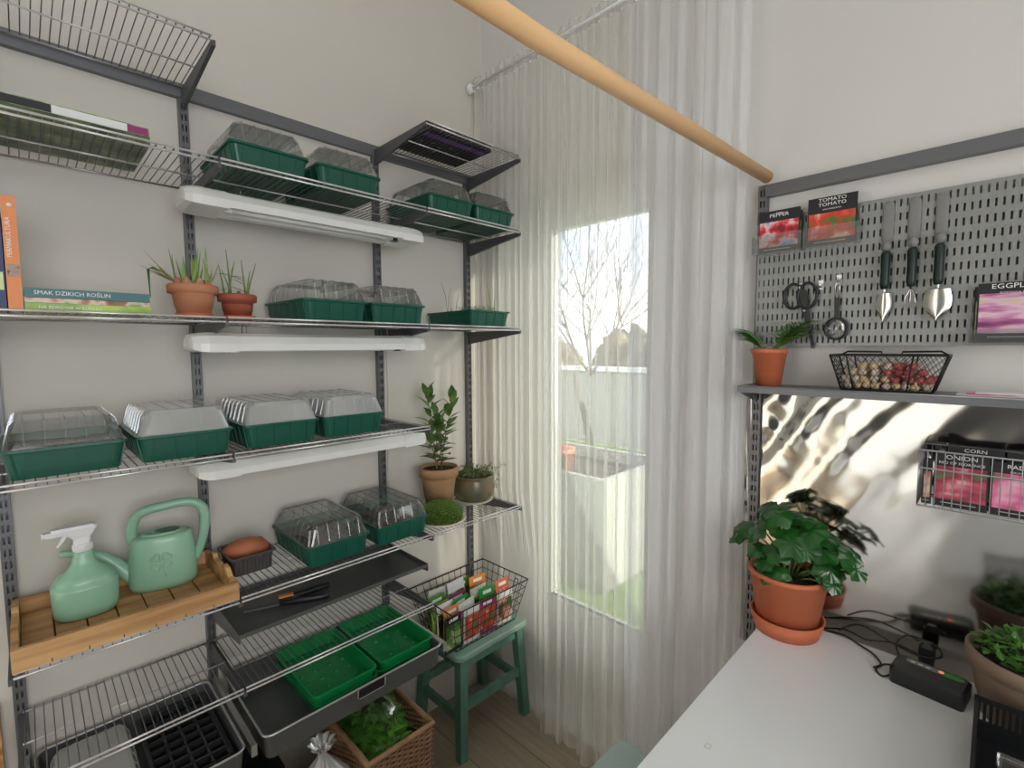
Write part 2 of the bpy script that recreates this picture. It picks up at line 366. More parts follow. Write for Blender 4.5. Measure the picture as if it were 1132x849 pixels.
def blob(name, c, r, label, seed):
    rnd = random.Random(seed); w = MB(); ph = [rnd.uniform(0, 6) for _ in range(6)]
    def fn(u, v):
        a = 2 * PI * u; b = PI * v; q = 1 + .13 * math.sin(5 * a + ph[0] + 3 * b) + .1 * math.sin(9 * b + ph[1] + 4 * a) + .07 * math.sin(17 * a + ph[2]) * math.sin(13 * b + ph[3])
        return (c[0] + r[0] * q * math.sin(b) * math.cos(a), c[1] + r[1] * q * math.sin(b) * math.sin(a), max(-.1, c[2] + r[2] * q * math.cos(b)))
    w.grid(fn, 40, 24); tag(w.build(name, 'hedge'), label, 'hedge')
blob('hedge', (-7.2, 8.2, .5), (1.5, .8, 1.4), 'brownish winter hedge beyond the fence at the left of the pane', 3)
blob('hedge', (-4.2, 8.2, .4), (1.1, .8, 1.4), 'brownish winter hedge beyond the fence, low one in the middle', 5)
blob('hedge', (-1.55, 8.2, .7), (1.15, .9, 1.7), 'dark tall hedge beyond the fence at the right edge of the pane', 9)
def tree(loc, seed, label):
    rnd = random.Random(seed); w = MB()
    def br(p, d, L, r, dep):
        pts = [p]; dd = Vector(d).normalized(); q = Vector(p)
        for k in range(4):
            dd = (dd + Vector((rnd.uniform(-.16, .16), rnd.uniform(-.16, .16), .07))).normalized(); q = q + dd * L / 4; pts.append(q.copy())
        w.tube(pts, [r * (1 - .5 * k / 4) for k in range(5)], 5)
        if dep:
            for k in range(5 if dep > 2 else 3):
                i = rnd.choice([2, 3, 4]); nd = (dd + Vector((rnd.uniform(-1, 1), rnd.uniform(-1, 1), rnd.uniform(-.1, .7)))).normalized()
                br(pts[i], nd, L * rnd.uniform(.6, .85), r * .55, dep - 1)
    br(Vector((0, 0, 0)), (0, 0, 1), 1.3, .07, 0)
    for k in range(6):
        a = 2 * PI * k / 6 + rnd.uniform(-.3, .3); br(Vector((0, 0, 1.25)), (math.cos(a) * .9, math.sin(a) * .9, 1), rnd.uniform(1.2, 1.7), .022, 3)
    tag(w.build('bare_tree', 'bark', None, loc), label, 'tree')
tree((-3.0, 5.0, -.1), 4, 'bare branched fruit tree in the garden seen through the curtained pane')
t = thing('raised_bed', 'grey-brown boxy raised planter standing just outside the garden door', 'planter box', (0, 0, -.1))
w = MB(); X0, X1, Y0, Y1 = -1.3, -.145, 1.2, 2.1
w.box((X0, Y0, 0), (X1, Y0 + .04, .8)); w.box((X0, Y1 - .04, 0), (X1, Y1, .8)); w.box((X0, Y0 + .04, 0), (X0 + .04, Y1 - .04, .8)); w.box((X1 - .04, Y0 + .04, 0), (X1, Y1 - .04, .8)); w.build('side_boards', 'box_grey', t)
MB().box((X0 + .04, Y0 + .04, .0), (X1 - .04, Y1 - .04, .7)).build('soil', 'soil', t)
w = MB(); w.lathe([(0, 0), (.09, 0), (.12, .17), (.135, .17), (.135, .2), (.11, .2), (.1, .16), (0, .16)], n=20); tag(w.build('garden_pot', 'terracotta_orange', None, (-.75, 1.45, .6)), 'orange flower pot standing in the planter outside the garden door', 'flower pot')

# ------------------------------------------------------------------ shelving hardware on left wall
t = tag(MB().box((.001, -2.3, Z1 - .03), (.020, -.085, Z1 + .008)).build('hang_track', 'steel_grey'), 'long dark grey hanging track along the top of the left wall', 'hanging track')
def upright(h, front):
    """slotted bar, local: back at 0, faces +x, hangs from z=0 down"""
    w = MB(); wd = .024; dp = front
    w.box((.001, -wd / 2, -h), (dp, -wd / 2 + .003, 0)); w.box((.001, wd / 2 - .003, -h), (dp, wd / 2, 0))
    for a, b in ((-.009, -.0065), (-.0022, .0022), (.0065, .009)): w.box((dp - .002, a, -h), (dp, b, 0))
    z = 0
    while z > -h + .03:
        w.box((dp - .002, -.0076, z - .013), (dp - .0002, .0076, z)); z -= .0303
    w.box((.001, -.009, -h), (.004, .009, 0)); return w
UN = ['leftmost', 'second', 'third', 'fourth']
for k, y in enumerate(U):
    o = upright(1.95, .021).build('wall_upright', ['slot_bar']); o.location = (.0205 if 0 else 0, y, Z1 - .032)
    tag(o, ['grey slotted upright at the far left, behind the wooden tray end', 'grey slotted upright beside the watering can and the onion pots', 'grey slotted upright right of the three lamps, with white cables next to it', 'grey slotted upright nearest the corner, beside the white curtain'][k], 'upright', 'slotted uprights on the left wall')
def wire_shelf(y0, y1, depth=D):
    L = y1 - y0; t = bpy.data.objects.new('wire_shelf', None); S.collection.objects.link(t)
    w = MB(); n = max(4, round(L / .0175)); e = .006
    for i in range(n + 1):
        y = e + (L - 2 * e) * i / n
        w.tube([(.026, y, -.0015), (depth - .003, y, -.0015), (depth, y, -.004), (depth, y, -.012)], .00125, 5)
    w.build('wire_deck', 'wire_deck', t)
    MB().tube([(depth + .001, 0.002, 0), (depth + .001, L - .002, 0)], .0026, 8).tube([(depth + .0005, .002, -.011), (depth + .0005, L - .002, -.011)], .0026, 8).build('front_rail', 'rail_highlight', t)
    MB().tube([(.17, .002, -.0055), (.17, L - .002, -.0055)], .0024, 8).build('middle_rail', 'rail_highlight', t)
    MB().tube([(.028, .002, -.0055), (.028, L - .002, -.0055)], .0026, 8).build('back_rail', 'wire', t)
    return t
LV = {1: ('topmost wire shelf', Z1), 2: ('wire shelf second from the top', Z2), 3: ('wire shelf at eye level, third from the top', Z3), 4: ('wire shelf fourth from the top', Z4), 5: ('wire shelf fifth from the top', Z5), 6: ('lowest wire shelf over the drawers', Z6)}
NOTE = {(1, 0): 'empty topmost wire shelf at the upper left corner', (1, 2): 'small topmost wire shelf near the curtain holding a dark purple-striped box', (2, 0): 'second wire shelf from the top, left section holding books lying flat', (2, 1): 'second wire shelf from the top, middle section above the upper lamp', (2, 2): 'second wire shelf from the top, right section next to the curtain',
 (3, 0): 'eye-level wire shelf section holding the books at the left edge', (3, 1): 'eye-level wire shelf section holding onion pots and two domed trays', (3, 2): 'eye-level wire shelf section near the curtain holding the open grass tray',
 (4, 0): 'fourth wire shelf down, left section holding the two leftmost domed trays', (4, 1): 'fourth wire shelf down, right section above the lowest lamp', (5, 0): 'wire shelf section carrying the wooden tray', (5, 1): 'wire shelf section holding the sweet potato punnet and two soil trays', (5, 2): 'wire shelf section holding the bay plant and the cress plate',
 (6, 0): 'lowest wire shelf section, empty, above the black cell tray', (6, 1): 'lowest wire shelf section, empty, above the bright green trays'}
protos = {}
for (lv, k), lab in NOTE.items():
    z = LV[lv][1]; y0, y1 = U[k] + .001, U[k + 1] - .001
    if k not in protos: s = protos[k] = wire_shelf(y0, y1)
    else: s = copy_tree(protos[k])
    s.location = (0, y0, z); tag(s, lab, 'wire shelf', 'wire shelves on the left wall')
def bracket(depth=D, h=.062, flip=False):
    w = MB(); t = .0045
    for s0 in (-1,):
        w.hexa([(.022, -t, -h), (depth + .002, -t, -.022), (depth + .002, t, -.022), (.022, t, -h), (.022, -t, -.0085), (depth + .002, -t, -.0085), (depth + .002, t, -.0085), (.022, t, -.0085)])
    w.box((.012, -.002, -h + .004), (.024, .002, -.012)); return w
bw = None
for lv, ks in ((1, (0, 1, 2, 3)), (2, (0, 1, 2, 3)), (3, (0, 1, 2, 3)), (4, (0, 1, 2)), (5, (0, 1, 2, 3)), (6, (0, 1, 2))):
    for k in ks:
        if bw is None: o = bw = bracket().build('shelf_bracket', 'steel_dark')
        else: o = bw.copy(); S.collection.objects.link(o)
        o.location = (0, U[k], LV[lv][1] - .0005)
        tag(o, 'dark steel shelf bracket on the %s upright, %s from the top' % (UN[k], ['', 'first', 'second', 'third', 'fourth', 'fifth', 'sixth'][lv]), 'shelf bracket', 'shelf brackets on the left wall')

# grow lamps
def lamp(open_side):
    t = bpy.data.objects.new('grow_lamp', None); S.collection.objects.link(t); L = .62
    # housing: arch section over x, extruded along y (local y 0..L)
    prof = [(-.066, -.050), (-.066, -.028), (-.054, -.006), (-.034, .004), (.034, .004), (.054, -.006), (.066, -.028), (.066, -.050), (.053, -.050), (.046, -.036), (-.046, -.036), (-.053, -.050)]
    w = MB(); w.rings([[(x, y, z) for x, z in prof] for y in (0, L)], cap0=True, cap1=True); w.build('housing', 'fixture_white', t)
    cp = [(-.068, -.054), (-.068, -.028), (-.055, -.004), (-.034, .006), (.034, .006), (.055, -.004), (.068, -.028), (.068, -.054)]
    for y0, sg in ((0, -1), (L, 1)):
        w = MB(); w.rings([[(x * q, y0 + sg * yy, z * q + (1 - q) * -.022) for x, z in cp] for q, yy in ((1, -.05), (1, .012), (.93, .032), (.75, .046), (.5, .05))], smooth=False, cap0=True, cap1=True)
        w.build('end_cap', 'fixture_white', t)
    for x in (-.024, .024):
        MB().tube([(x, .05, -.046), (x, L - .05, -.046)], .0085, 10).build('fluorescent_tube', 'tube_glass', t)
        for yy in (.045, L - .065): MB().box((x - .011, yy, -.056), (x + .011, yy + .02, -.0365)).build('lamp_holder', 'black_plastic' if yy > .3 and x > 0 else 'white_plastic', t)
    MB().box((-.010, .0505, -.0415), (.010, L - .0505, -.0365)).build('reflector_strip', 'steel_grey', t)
    for y in (.09, L - .09):
        MB().tube([(-.02, y, .006), (-.02, y, .026), (.0, y, .033), (.02, y, .026), (.02, y, .006)], .0016, 6).build('hanger', 'wire', t)
    for o in t.children: o.data.transform(Matrix.Diagonal((1, 1, .86, 1)))
    return t
L1 = lamp(1); L1.location = (.20, -1.17, Z2 - .052)
tag(L1, 'white twin-tube grow lamp hanging under the second shelf, seen from below', 'grow lamp', 'grow lamps under the shelves')
dup(L1, (.20, -1.17, Z3 - .040), 0, 'white grow lamp hanging under the eye-level shelf, middle of the three', 'grow lamps under the shelves')
dup(L1, (.19, -1.17, Z4 - .032), 0, 'white grow lamp hanging under the fourth shelf, lowest of the three', 'grow lamps under the shelves')
for k, (dy, ph) in enumerate(((.022, 0), (.034, 1.3))):
    pts = [(.006, -.552 + dy + .004 * math.sin(z * 9 + ph) - .002, z) for z in [Z3 - .05 - .06 * i for i in range(15)]]
    tag(MB().tube(pts, .0018, 6).build('lamp_cable', 'cable_white'), ['thin white lamp cable hanging closest beside the third upright', 'thin white lamp cable hanging a little right of its twin by the third upright'][k], 'cable')

# ------------------------------------------------------------------ seed trays
def tray_mesh(W_, Dp, Ht, mat, rib=.0022):
    """open tapered box with rim and ribs; local x 0..Dp (front at Dp), y -W/2..W/2"""
    w = MB(); i = .012; r = .014
    def R(e, z, rr=r): return rrect(e, -W_ / 2 + e, Dp - e, W_ / 2 - e, z, rr)
    w.rings([R(i, 0), R(i * .25, Ht - .008), R(.0, Ht - .006), R(-.003, Ht - .006), R(-.003, Ht), R(.003, Ht), R(.004, Ht - .006), R(i + .001, .003)], cap0=True, cap1=True)
    for y in [-W_ / 2 + W_ * (k + .5) / 4.5 + W_ * .055 for k in range(4)]:
        for xf, xd in ((Dp, -1), (0, 1)):
            w.hexa([(xf + xd * (i + .001), y - .0016, .002), (xf + xd * (i - rib), y - .0016, .002), (xf + xd * (i - rib), y + .0016, .002), (xf + xd * (i + .001), y + .0016, .002),
                    (xf + xd * .004, y - .0016, Ht - .007), (xf + xd * (.003 - rib), y - .0016, Ht - .007), (xf + xd * (.003 - rib), y + .0016, Ht - .007), (xf + xd * .004, y + .0016, Ht - .007)])
    for x in [Dp * (k + .5) / 7 for k in range(7)]:
        for s in (-1, 1):
            yy = lambda e: s * (W_ / 2 - e)
            w.hexa([(x - .002, yy(i + .001), .002), (x + .002, yy(i + .001), .002), (x + .002, yy(i - rib), .002), (x - .002, yy(i - rib), .002),
                    (x - .002, yy(.004), Ht - .007), (x + .002, yy(.004), Ht - .007), (x + .002, yy(.003 - rib), Ht - .007), (x - .002, yy(.003 - rib), Ht - .007)])
    return w
def dome_mesh(W_, Dp, Ht):
    w = MB(); r = .02
    def R(e, z, rr=r): return rrect(e, -W_ / 2 + e, Dp - e, W_ / 2 - e, z, rr)
    w.rings([R(0, 0, .014), R(.002, .004, .014), R(.012, Ht * .8), R(.019, Ht * .97), R(.03, Ht)], cap1=True, smooth=False)
    for y in [-W_ / 2 + W_ * (k + 1) / 6 for k in range(5)]:      # ridges running front to back over the top and down the front
        w.tube([(Dp - .0015, y, .006), (Dp - .0115, y, Ht * .8), (Dp - .018, y, Ht * .97), (Dp - .03, y, Ht + .0006), (.03, y, Ht + .0006), (.018, y, Ht * .97), (.0015, y, .006)], .0013, 4, smooth=False)
    for x in [Dp * (k + 1) / 8 for k in range(7)]:
        for s in (-1, 1): w.tube([(x, s * (W_ / 2 - .0015), .006), (x, s * (W_ / 2 - .0115), Ht * .8), (x, s * (W_ / 2 - .019), Ht * .97)], .0012, 4, smooth=False)
    return w
TW, TD = .198, .285
def seed_tray(name, dome, soil):
    t = bpy.data.objects.new(name, None); S.collection.objects.link(t)
    tray_mesh(TW, TD, .064, 0).build('tray', 'green_tray', t)
    if soil:
        w = MB(); w.grid(lambda u, v: (.008 + (TD - .016) * u, -TW / 2 + .008 + (TW - .016) * v, .045 + .004 * math.sin(31 * u + 17 * v) * math.sin(23 * v + 5 * u)), 24, 18); w.build('soil', 'soil', t)
    if dome: dome_mesh(TW - .004, TD - .004, .058).build('clear_lid', dome, t, (.002, 0, .0635))
    return t
P1 = seed_tray('seed_tray', 'dome', True); P2 = seed_tray('seed_tray', 'dome_fogged', True); first = {1: True, 2: True}
G = 'dark green seed trays with clear domed lids'
spots = [(1, -1.0275, Z2, 'domed green tray on the second shelf, left one above the upper lamp', .0), (1, -.803, Z2, 'domed green tray on the second shelf, right one above the upper lamp', 0), (1, -.42, Z2, 'domed green tray on the second shelf near the curtain, left of two', 0), (1, -.211, Z2, 'domed green tray on the second shelf near the curtain, right of two', 0),
 (1, -.868, Z3, 'domed green tray on the eye-level shelf beside the onion pots', .04), (1, -.649, Z3, 'domed green tray on the eye-level shelf, behind the third upright line, beside the grass tray', .02),
 (1, -1.467, Z4, 'domed green tray at the far left of the fourth shelf', 0), (2, -1.25, Z4, 'domed green tray with misted shiny lid, second from left on the fourth shelf', 0), (2, -1.0245, Z4, 'domed green tray with misted shiny lid, third from left on the fourth shelf', 0), (2, -.81, Z4, 'domed green tray at the right end of the fourth shelf', 0),
 (1, -.873, Z5, 'domed green tray of dark soil beside the sweet potato', 0), (1, -.645, Z5, 'domed green tray of dark soil beside the bay plant pot', 0)]
for kind, y, z, lab, rz in spots:
    P = P1 if kind == 1 else P2
    if first[kind]: o = P; first[kind] = False
    else: o = copy_tree(P)
    o.location = (.028, y, z + .0005); o.rotation_euler = (0, 0, rz); tag(o, lab, 'seed tray', G)
# open grass tray
t = thing('seed_tray', 'open dark green tray of thin grassy seedlings on the eye-level shelf', 'seed tray', (.028, -.24, Z3 + .0005))
tray_mesh(.2, TD, .062, 0).build('tray', 'green_tray', t)
MB().grid(lambda u, v: (.008 + (TD - .016) * u, -.092 + .184 * v, .046 + .003 * math.sin(31 * u + 17 * v)), 14, 12).build('soil', 'soil', t)
w = MB()
for k in range(70):
    x = random.gauss(.17, .05); y = random.gauss(0, .035); x = min(max(x, .02), .26); y = min(max(y, -.08), .08); a = random.uniform(0, 2 * PI); h = random.uniform(.02, .045); q = random.uniform(.01, .05)
    w.tube([(x, y, .046), (x + q * .3 * math.cos(a), y + q * .3 * math.sin(a), .046 + h * .7), (x + q * math.cos(a), y + q * math.sin(a), .046 + h)], [.0012, .001, .0004], 4)
for x, y, dx, dy, h in ((.12, -.085, .0, -.03, .13), (.12, -.085, .01, .01, .11), (.22, .06, -.03, -.015, .16), (.23, .065, 0, .005, .11), (.16, 0, .03, -.03, .1), (.1, -.03, 0, .02, .09)):
    w.tube([(x, y, .046), (x + dx * .3, y + dy * .3, .046 + h * .6), (x + dx, y + dy, .046 + h)], [.0012, .001, .0004], 4)
o = w.build('grass_blades', 'leaf', t); o['kind'] = 'stuff'

# ------------------------------------------------------------------ books
def book(name, label, loc, size, covers, title=None, group='books on the shelves', rz=0):
    """size = (depth x, length y, height z); spine faces +x"""
    t = thing(name, label, 'book', loc, rz, group); dx, dy, dz = size
    upr = dz > dy; c = .0018
    w = MB()
    if upr: w.box((0, 0, 0), (dx, c, dz)); w.box((0, dy - c, 0), (dx, dy, dz)); w.box((dx - c, c, 0), (dx, dy - c, dz)); w.build('cover', covers[0], t); MB().box((.002, c + .0001, .002), (dx - c - .0001, dy - c - .0001, dz - .002)).build('pages', 'paper', t)
    else: w.box((0, 0, 0), (dx, dy, c)); w.box((0, 0, dz - c), (dx, dy, dz)); w.box((dx - c, 0, c), (dx, dy, dz - c)); w.build('cover', covers[0], t); MB().box((.002, .002, c + .0001), (dx - c - .0001, dy - .002, dz - c - .0001)).build('pages', 'paper', t)
    return t
t = book('book', 'lower of the books lying flat on the second shelf, green vegetable photo cover', (.075, -1.535, Z2 + .001), (.235, .245, .018), ['veg_dark'])
t2 = book('book', 'upper book lying flat on the second shelf, white spine with a purple end', (.075, -1.535, Z2 + .0195), (.23, .245, .02), ['veg_photo'])
MB().box((.2302, .082, .002), (.2308, .205, .018)).build('spine_panel', 'ink_white', t2); MB().box((.2302, .205, .002), (.2308, .243, .018)).build('spine_panel', 'magenta_cover', t2); MB().box((.2302, .002, .002), (.2308, .082, .018)).build('spine_panel', 'ink_black', t2)
t = book('book', 'tall orange book standing upright at the left of the eye-level shelf', (.13, -1.537, Z3 + .001), (.17, .021, .225), ['orange_cover'])
MB().box((.1702, .002, .068), (.1706, .0195, .092)).build('portrait_photo', 'portrait_photo', t)
MB().lathe([(0, 0), (.004, 0), (.004, .0006), (0, .0006)], n=14).build('logo', 'ink_white', t).matrix_local = Matrix.Translation((.1702, .012, .208)) @ Matrix.Rotation(PI / 2, 4, 'Y')
text('spine_title', 'PERMAKULTURA', .0105, (.1703, .0075, .105), FX @ Matrix.Rotation(PI / 2, 4, 'Z'), 'ink_white', t)
t = book('book', 'dark blue book standing at the left edge, left of the orange book', (.13, -1.566, Z3 + .001), (.17, .027, .21), ['navy_cover'])
MB().box((.1702, .002, .04), (.1706, .025, .075)).build('cover_photo', 'lime_photo', t)
t = book('book', 'bottom book of the lying pile, lime green cover edge', (.10, -1.514, Z3 + .001), (.20, .208, .018), ['lime_photo'])
text('spine_title', 'NA ZDROWIE W KUCHNI', .0085, (.2004, .02, .009), FX, 'ink_white', t)
t = book('book', 'middle book of the lying pile with red tomatoes on its spine', (.10, -1.514, Z3 + .0195), (.198, .206, .010), ['market_photo'])
t = book('book', 'top book of the lying pile, teal spine lettered SMAK DZIKICH ROŚLIN', (.10, -1.514, Z3 + .030), (.20, .207, .019), ['teal_cover'])
text('spine_title', 'SMAK DZIKICH ROŚLIN', .0115, (.2004, .014, .0095), FX, 'ink_white', t)
# dark box on top right shelf
t = thing('flat_box', 'dark flat box with a purple stripe on the small top shelf', 'box', (.07, -.50, Z1 + .001))
w = MB(); w.box((0, .0, 0), (.215, .29, .03)); w.build('box_body', 'ink_black', t)
MB().box((.165, .01, -.0006), (.195, .285, -.0001)).build('stripe', 'purple', t)
for i, (x, y) in enumerate(((.12, .03), (.13, .07), (.11, .11), (.135, .15), (.115, .19), (.09, .16), (.08, .21), (.07, .12))):
    w = MB(); w.leaf((x, y, -.0004), (.3, 1, 0), (0, 0, 1), .018, .007, bend=0, fold=0); w.build('leaf_print', 'cord_grey', t)

# ------------------------------------------------------------------ pots
def pot_prof(rt, rb, h, rim=.02, rimw=.006, wall=.006):
    return [(0, .0), (rb, .0), (rb + (rt - rimw - rb) * (1 - rim / h), h - rim), (rt, h - rim), (rt + .001, h - .003), (rt - .002, h), (rt - wall - .001, h), (rt - wall - .003, h - rim), (rb + .3 * (rt - rb), h * .3), (0, h * .3)]
def pot(name, label, loc, rt, rb, h, mat, rim=.02, saucer=None, soil=.012, cat='potted plant', rz=0, rimw=.005, smat=None):
    t = thing(name, label, cat, loc, rz); z0 = .004 if saucer else 0
    MB().lathe(pot_prof(rt, rb, h, rim, rimw), (0, 0, z0), 40).build('pot', mat, t)
    MB().lathe([(0, h - soil + .002), (rt * .5, h - soil + .003), (rt - .0095, h - soil)], (0, 0, z0), 24).build('soil', 'soil', t)
    if saucer:
        r1, hh = saucer
        MB().lathe([(0, 0), (r1 * .86, 0), (r1, hh), (r1 - .006, hh), (r1 * .86 - .005, .0038), (0, .0038)], n=40).build('saucer', smat or mat, t)
    return t, z0 + h - soil
# onion pot (large, pale)
t, zs = pot('potted_onion', 'large pale terracotta pot of sprouting onions on the eye-level shelf', (.2, -1.198, Z3 + .001), .057, .036, .083, 'terracotta', .022, (.043, .014), .008, smat='terracotta_orange')
rnd = random.Random(11)
for k in range(7):
    a = 2 * PI * k / 7 + .3; x, y = .028 * math.cos(a), .033 * math.sin(a)
    MB().lathe([(0, -.01), (.011, .0), (.012, .01), (.007, .02), (.003, .026)], (x, y, zs), 12).build('onion_bulb', 'bulb', t)
def blades(t, specs, mat, w0=.007):
    w = MB()
    for (x, y, z, az, lean, L, wd, bend) in specs:
        d = Vector((math.cos(az) * math.sin(lean), math.sin(az) * math.sin(lean), math.cos(lean)))
        up = Vector((-math.cos(az), -math.sin(az), .3)); w.leaf((x, y, z), d, -up, L, wd, bend=bend, fold=.5, n=7, tip=.8)
    return w.build('leaves', mat, t)
sp = []
for k in range(16): sp.append((rnd.uniform(-.03, .03), rnd.uniform(-.035, .035), zs + .012, rnd.uniform(0, 2 * PI), rnd.uniform(.05, .4), rnd.uniform(.05, .1), .009, rnd.uniform(-.1, .15)))
blades(t, sp, 'leaf_light')
sp = [(.0, -.03, zs + .01, -PI / 2 + rnd.uniform(-.5, .5), rnd.uniform(.5, 1.2), rnd.uniform(.06, .11), .007, rnd.uniform(-.2, .4)) for k in range(10)] + [(.0, .03, zs + .01, PI / 2 + rnd.uniform(-.6, .6), rnd.uniform(.6, 1.2), rnd.uniform(.05, .08), .006, .4) for k in range(6)]
blades(t, sp, 'leaf_pale').name = 'pale_leaves'
w = MB(); w.tube([(0, -.06, zs + .035), (0, -.085, zs + .045), (0, -.093, zs + .04), (.0, -.092, zs - .03)], [.002, .003, .003, .001], 5); w.build('drooping_leaf', 'leaf', t)
# darker glazed pot
t, zs = pot('potted_spring_onion', 'smaller dark red glazed pot of spring onions on the eye-level shelf', (.2, -1.094, Z3 + .001), .048, .032, .066, 'terracotta_red', .020, (.045, .011), .008, smat='terracotta_orange')
w = MB()
for (x, y, dx, dy, h) in ((0, -.03, 0, -.012, .085), (.005, -.024, 0, .02, .1), (-.01, -.012, .0, -.008, .13), (.01, -.015, .01, -.025, .07), (0, .022, 0, -.008, .105), (0, .024, .0, .028, .1), (.004, .022, 0, .012, .075)):
    w.tube([(x, y, zs - .003), (x + dx * .4, y + dy * .4, zs + h * .45), (x + dx, y + dy, zs + h)], [.0026, .0024, .0008], 6)
w.build('stems', 'stem_green', t)
w = MB()
for (x, y, z, dy, dz, L) in ((0, -.015, .06, -1, .15, .04), (0, -.01, .05, 1, -.35, .035), (0, .02, .055, -1, .2, .045), (0, .02, .045, -1, .5, .05), (0, -.02, .03, 1, -.2, .05), (0, -.02, .025, -1, -.3, .04), (0, -.012, .06, .1, 1, .03)):
    w.leaf((x, y, zs + z), (.1, dy, dz), (0, 0, 1), L, .005, bend=.15, fold=.5)
w.build('leaves', 'leaf', t)
MB().tube([(.01, .0, zs - .004), (.01, .002, zs + .018)], .004, 8).build('dry_stump', 'stem_brown', t)
# bay plant
t, zs = pot('potted_bay', 'young bay plant in a tall weathered terracotta pot beside the curtain', (.135, -.372, Z5 + .001), .077, .050, .172, 'terracotta_aged', .038, None, .012)
rnd = random.Random(5); stems = []
for (bx, by, tx, ty, hh) in ((0, -.01, .0, -.05, .31), (.01, .005, .01, .065, .275), (-.005, -.004, -.01, .0, .22), (.012, -.018, .03, -.06, .14), (.015, .0, .03, -.01, .2)):
    pts = [(bx + (tx - bx) * q ** 1.3, by + (ty - by) * q ** 1.3, zs - .004 + hh * q) for q in (0, .25, .5, .75, 1)]; stems.append((pts, hh))
    MB().tube(pts, [.0022, .002, .0018, .0015, .001], 6).build('stem', 'stem_brown', t)
w = MB()
for pts, hh in stems:
    n = int(hh / .0125)
    for i in range(3, n + 1):
        q = i / n; k = min(int(q * 4), 3); f_ = q * 4 - k; p = Vector(pts[k]).lerp(Vector(pts[k + 1]), f_); az = i * 2.4 + rnd.uniform(-.4, .4)
        el = .35 + .9 * q * q; L = rnd.uniform(.048, .075)
        w.leaf(p, (math.cos(az), math.sin(az), math.tan(min(el, 1.25)) * .8), (0, 0, 1), L, L * .46, bend=rnd.uniform(.05, .3), fold=.25)
w.build('leaves', 'leaf_bay', t)
# glazed bowl with trailing thyme
t = thing('potted_thyme', 'round brown glazed bowl of trailing fine-leaved herb near the curtain', 'potted plant', (.150, -.203, Z5 + .001))
MB().lathe([(0, 0), (.05, 0), (.068, .02), (.073, .045), (.066, .07), (.064, .08), (.068, .084), (.062, .085), (.058, .078), (.06, .05), (0, .05)], (0, 0, .005), 36).build('bowl', 'glaze', t)
MB().lathe([(0, 0), (.058, 0), (.066, .006), (.06, .006), (0, .0045)], n=36).build('saucer', 'plate', t)
MB().lathe([(0, .072), (.04, .07), (.059, .066)], (0, 0, .005), 20).build('soil', 'soil', t)
rnd = random.Random(8); w = MB(); lf = MB()
def sprig(w, lf, pts, leafL, rnd, step=.006, r=.0007):
    w.tube(pts, r, 4)
    for i in range(len(pts) - 1):
        a, b = Vector(pts[i]), Vector(pts[i + 1]); L = (b - a).length; n = max(1, int(L / step))
        for j in range(n):
            p = a.lerp(b, j / n)
            for s in (0, 1):
                dv = Vector((rnd.uniform(-1, 1), rnd.uniform(-1, 1), rnd.uniform(-.5, 1))); lf.leaf(p, dv, (0, 0, 1), leafL * rnd.uniform(.6, 1.2), leafL * .4, bend=.1, fold=.1, n=2)
for k in range(60):
    a = rnd.uniform(0, 2 * PI); r0 = rnd.uniform(0, .045); out = rnd.uniform(.02, .05); hh = rnd.uniform(.0, .035)
    x0, y0 = r0 * math.cos(a), r0 * math.sin(a); pts = [(x0, y0, .075), (x0 + out * .5 * math.cos(a), y0 + out * .5 * math.sin(a), .085 + hh), (x0 + out * math.cos(a), y0 + out * math.sin(a), .085 + hh * .5)]
    sprig(w, lf, pts, .011, rnd)
for (ax, dz, L) in ((1.2, -.04, .07), (1.5, -.07, .065), (1.0, .03, .075), (1.7, .02, .06), (2.2, .01, .05), (.7, -.03, .05)):
    sprig(w, lf, [(.04 * math.cos(ax), .04 * math.sin(ax), .085), ((.04 + L * .6) * math.cos(ax), (.04 + L * .6) * math.sin(ax), .1 + dz * .3), ((.04 + L) * math.cos(ax), (.04 + L) * math.sin(ax), .09 + dz)], .011, rnd)
w.build('stems', 'stem_green', t); lf.build('foliage', 'thyme', t)
for o in t.children: o.data.transform(Matrix.Scale(1.24, 4))
# cress on plate
t = thing('cress_plate', 'pale plate with a round cushion of green cress at the shelf edge', 'plate', (.258, -.452, Z5 + .001))
MB().lathe([(0, 0), (.05, 0), (.069, .006), (.071, .010), (.066, .010), (.05, .004), (0, .004)], n=36).build('plate', 'plate', t)
rnd = random.Random(3); w = MB()
for k in range(2200):
    a = rnd.uniform(0, 2 * PI); r0 = .06 * math.sqrt(rnd.random()); x, y = r0 * math.cos(a), r0 * math.sin(a); h = .045 * math.sqrt(max(.05, 1 - (r0 / .068) ** 2)) + rnd.uniform(-.014, .009)
    p = (x * 1.07, y * 1.07, .006 + h); b0 = len(w.v); w.v += [(x - .0004, y, .006), (x + .0004, y, .006), p]; w.face([b0, b0 + 1, b0 + 2])
    b = rnd.uniform(0, PI); dx, dy = .0036 * math.cos(b), .0036 * math.sin(b); b0 = len(w.v); w.v += [(p[0] - dx, p[1] - dy, p[2]), (p[0] + dy * .5, p[1] - dx * .5, p[2] + .001), (p[0] + dx, p[1] + dy, p[2] + .0005), (p[0] - dy * .5, p[1] + dx * .5, p[2] + .001)]; w.face([b0, b0 + 1, b0 + 2, b0 + 3])
o = w.build('cress', 'cress', t); o['kind'] = 'stuff'
for o in t.children: o.data.transform(Matrix.Scale(1.28, 4))

